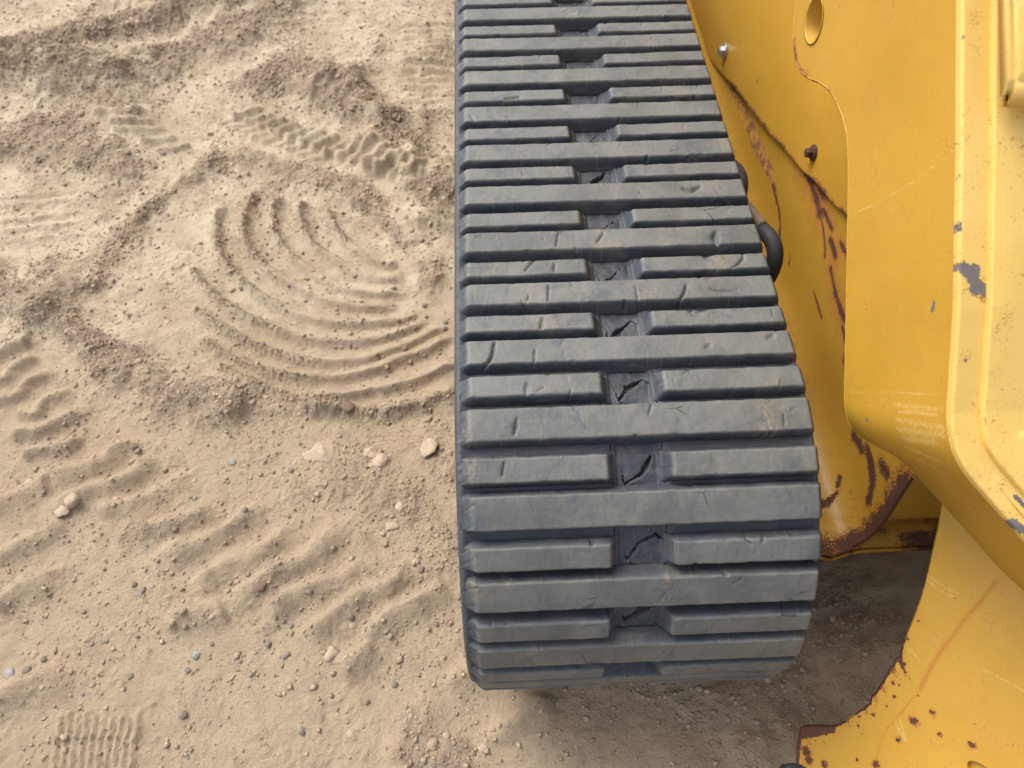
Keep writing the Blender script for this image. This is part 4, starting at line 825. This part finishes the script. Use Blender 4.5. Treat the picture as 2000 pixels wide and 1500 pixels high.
cv = [(.0235, -.002)]+rnd((.0235, -.002), (.0250, .0105), (.08, .0105), .0025)+[(.05, .0105), (.09, .0105), (.135, .0105)]+rnd((.135, .0105), (.158, .0105), (.158, -.02), .006)+[(.158, -.1)]
sweep('cover_plate', cv, M_YEL_LIT, arm, every, lambda L, p: {'rust_shade': .36*sstep(.002, -.001, p[..., 1])*np.clip(.4+fbm(L*25, p[..., 0]*9, 2, 5), 0, 1)})
sweep('inner_plate', [(.158, -.1), (.158, -.17), (.150, -.18), (.09, -.18)], M_YEL, arm, every, endcap=False)
# bolted stop block on top of the arm
idx = int(np.argmin(np.abs(ls+.52)))
def arm_pt(l, i, h):
    k = np.interp(l, ls, np.arange(len(ls))); a = int(k); return path[a]+dirs[a]*(l-ls[a])+inw[a]*i+V1*(np.interp(l, ls, vtop)+h)
def arm_block(name, parent, l0, l1, i0, i1, h0, h1, slant, bevel):
    b = bmesh.new(); bmesh.ops.create_cube(b, size=1)
    for q in b.verts:
        x, y, z = q.co.x+.5, q.co.y+.5, q.co.z+.5
        q.co = Vector(arm_pt(-.45, i0+(i1-i0)*y, h0+(h1-h0)*z)+U1*(l0+(l1-l0)*x-slant*x*z+.45)+OFF)
    if bevel: bmesh.ops.bevel(b, geom=b.edges[:], offset=bevel, segments=4, affect='EDGES')
    bmesh.ops.recalc_face_normals(b, faces=b.faces[:])
    v = np.array([q.co[:] for q in b.verts])-OFF; f = [[q.index for q in c.verts] for c in b.faces]; b.free()
    return part(name, v, f, M_YEL_LIT, parent, smooth=True)
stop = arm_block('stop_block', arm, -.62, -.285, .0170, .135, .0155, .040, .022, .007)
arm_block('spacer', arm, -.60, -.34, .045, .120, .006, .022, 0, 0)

# ---- coupler plate below the arm, torn and rusted along its edge
A3 = np.array([0.6079,0.3741,0.4499]); E1 = np.array([0.359,-0.9333,0.]); E2 = np.array([0.5131,0.1973,0.8353]); N3 = np.array([-0.7796,-0.2999,0.5498])
ed = np.array(EDGE3); sp_ = np.concatenate([[0], np.cumsum(np.hypot(*np.diff(ed, axis=0).T))]); n1, n2 = 300, 170
tt = np.linspace(0, sp_[-1], n1); el = np.stack([np.interp(tt, sp_, ed[:, 0]), np.interp(tt, sp_, ed[:, 1])], -1)
jag = .0016*fbm(tt*160, tt*0, 3, 3)*sstep(.16, .2, tt)
el += jag[:, None]*np.array([.7, .7])
rb = np.array([.16, .20])+(np.array([.62, -.20])-np.array([.16, .20]))*np.linspace(0, 1, n1)[:, None]
u = np.linspace(0, 1, n2)**1.7
Q2 = el[:, None]*(1-u)[None, :, None]+rb[:, None]*u[None, :, None]
ex, ey = Q2[..., 0], Q2[..., 1]
pa = np.array(PAINT3); poly = np.vstack([ed[8:]+np.array([-.004, .0]), pa[::-1]])
jx = ex+.0016*fbm(ex*260, ey*260, 2, 5); jy = ey+.0016*fbm(ex*260, ey*260, 2, 6)
rust_shade = 1.0*in_poly(jx, jy, poly)
d_, _, _ = line_dist(ex, ey, pa); rust_shade = np.maximum(rust_shade, .50*np.exp(-(d_/.010)**2)*np.clip(.4+1.6*fbm(ex*30, ey*90, 2, 9), 0, 1))
for (c0, c1), r0 in SPOTS3: rust_shade = np.maximum(rust_shade, np.clip(1.1-np.hypot(ex-c0, (ey-c1))/(r0*1.15), 0, 1)*.95)
stn = field(ex, ey, [(SEAM3[:6], .007), (SEAM3[5:], .003)])*.8
stn = np.maximum(stn, .75*np.exp(-(d_/.022)**2)*np.clip(.2+1.3*fbm(ex*40, ey*110, 2, 10), 0, 1)*sstep(.09, .14, ex))
for (c0, c1), r0 in SPOTS3: stn = np.maximum(stn, .7*np.clip(1-np.hypot(ex-c0, ey-c1)/(r0*2.6), 0, 1))
P = A3+E1*ex[..., None]+E2*ey[..., None]+N3*(.012*np.sin(np.clip((ex-.05)*5, 0, 1.5)))[..., None]*0
hx, hy = HOLE3
coup = sheet('coupler_plate', P, M_YEL, loader, .010, {'rust_shade': rust_shade, 'stain_shade': stn, 'scratch': field(ex, ey, [(p, .0026) for p in SCR3], .7)})
coup['label'] = 'yellow coupler plate with rusted, torn left edge'
# oval hole in it
me = coup.data; co = np.empty(len(me.vertices)*3, np.float32); me.vertices.foreach_get('co', co); co = co.reshape(-1, 3).astype(float)-OFF-A3
p1 = co@E1; p2 = co@E2; HA, HB = .020, .0115; ca, sa = math.cos(-.45), math.sin(-.45)
qx = (p1-hx-.018)*ca-(p2-hy+.012)*sa; qy = (p1-hx-.018)*sa+(p2-hy+.012)*ca; rad = np.hypot(qx/HA, qy/HB)
bm = bmesh.new(); bm.from_mesh(me); bm.verts.ensure_lookup_table()
gone = [f for f in bm.faces if len(f.verts) > 8 or all(rad[q.index] < 1 for q in f.verts)]
for q in bm.verts:
    if rad[q.index] < 1:
        k = 1/max(rad[q.index], 1e-6); a_, b_ = qx[q.index]*k, qy[q.index]*k; c1_, c2_ = a_*ca+b_*sa+hx+.018, -a_*sa+b_*ca+hy-.012
        q.co = Vector(A3+E1*c1_+E2*c2_+OFF)
bmesh.ops.delete(bm, geom=gone, context='FACES')
bm.to_mesh(me); bm.free()
a = np.linspace(0, 2*np.pi, 40, endpoint=False); v = []; f = []
for dp, k in ((0, 1.0), (-.010, 1.0), (-.030, 1.0), (-.031, 0.)):
    for t in a:
        a_, b_ = HA*k*math.cos(t), HB*k*math.sin(t); c1_, c2_ = a_*ca+b_*sa+hx+.018, -a_*sa+b_*ca+hy-.012
        v.append(A3+E1*c1_+E2*c2_+N3*dp)
for i in range(3):
    for j in range(40): f.append((i*40+j, i*40+(j+1) % 40, (i+1)*40+(j+1) % 40, (i+1)*40+j))
part('slot', v, f, M_YEL, coup, attrs=zero(len(v)))
# back skin of the plate
bk = np.concatenate([el, rb[::-1]]); v = A3+E1*bk[:, :1]+E2*bk[:, 1:]-N3*.010
part('back_skin', v, [tuple(range(len(v)))[::-1]], M_YEL, coup, smooth=False, attrs=zero(len(v)))
# hose end under the plate
o = tube('hose_end', [(.372, .100, .285), (.388, .096, .280), (.41, .088, .27), (.46, .07, .24)], [.007, .0135, .0145, .0145], M_BLK, loader, 22)
o['label'] = 'black hose end poking out below the coupler plate'
tube('hose_band', [(.395, .0937, .2772), (.3965, .0932, .2766)], .0150, M_TAN, o, 22)
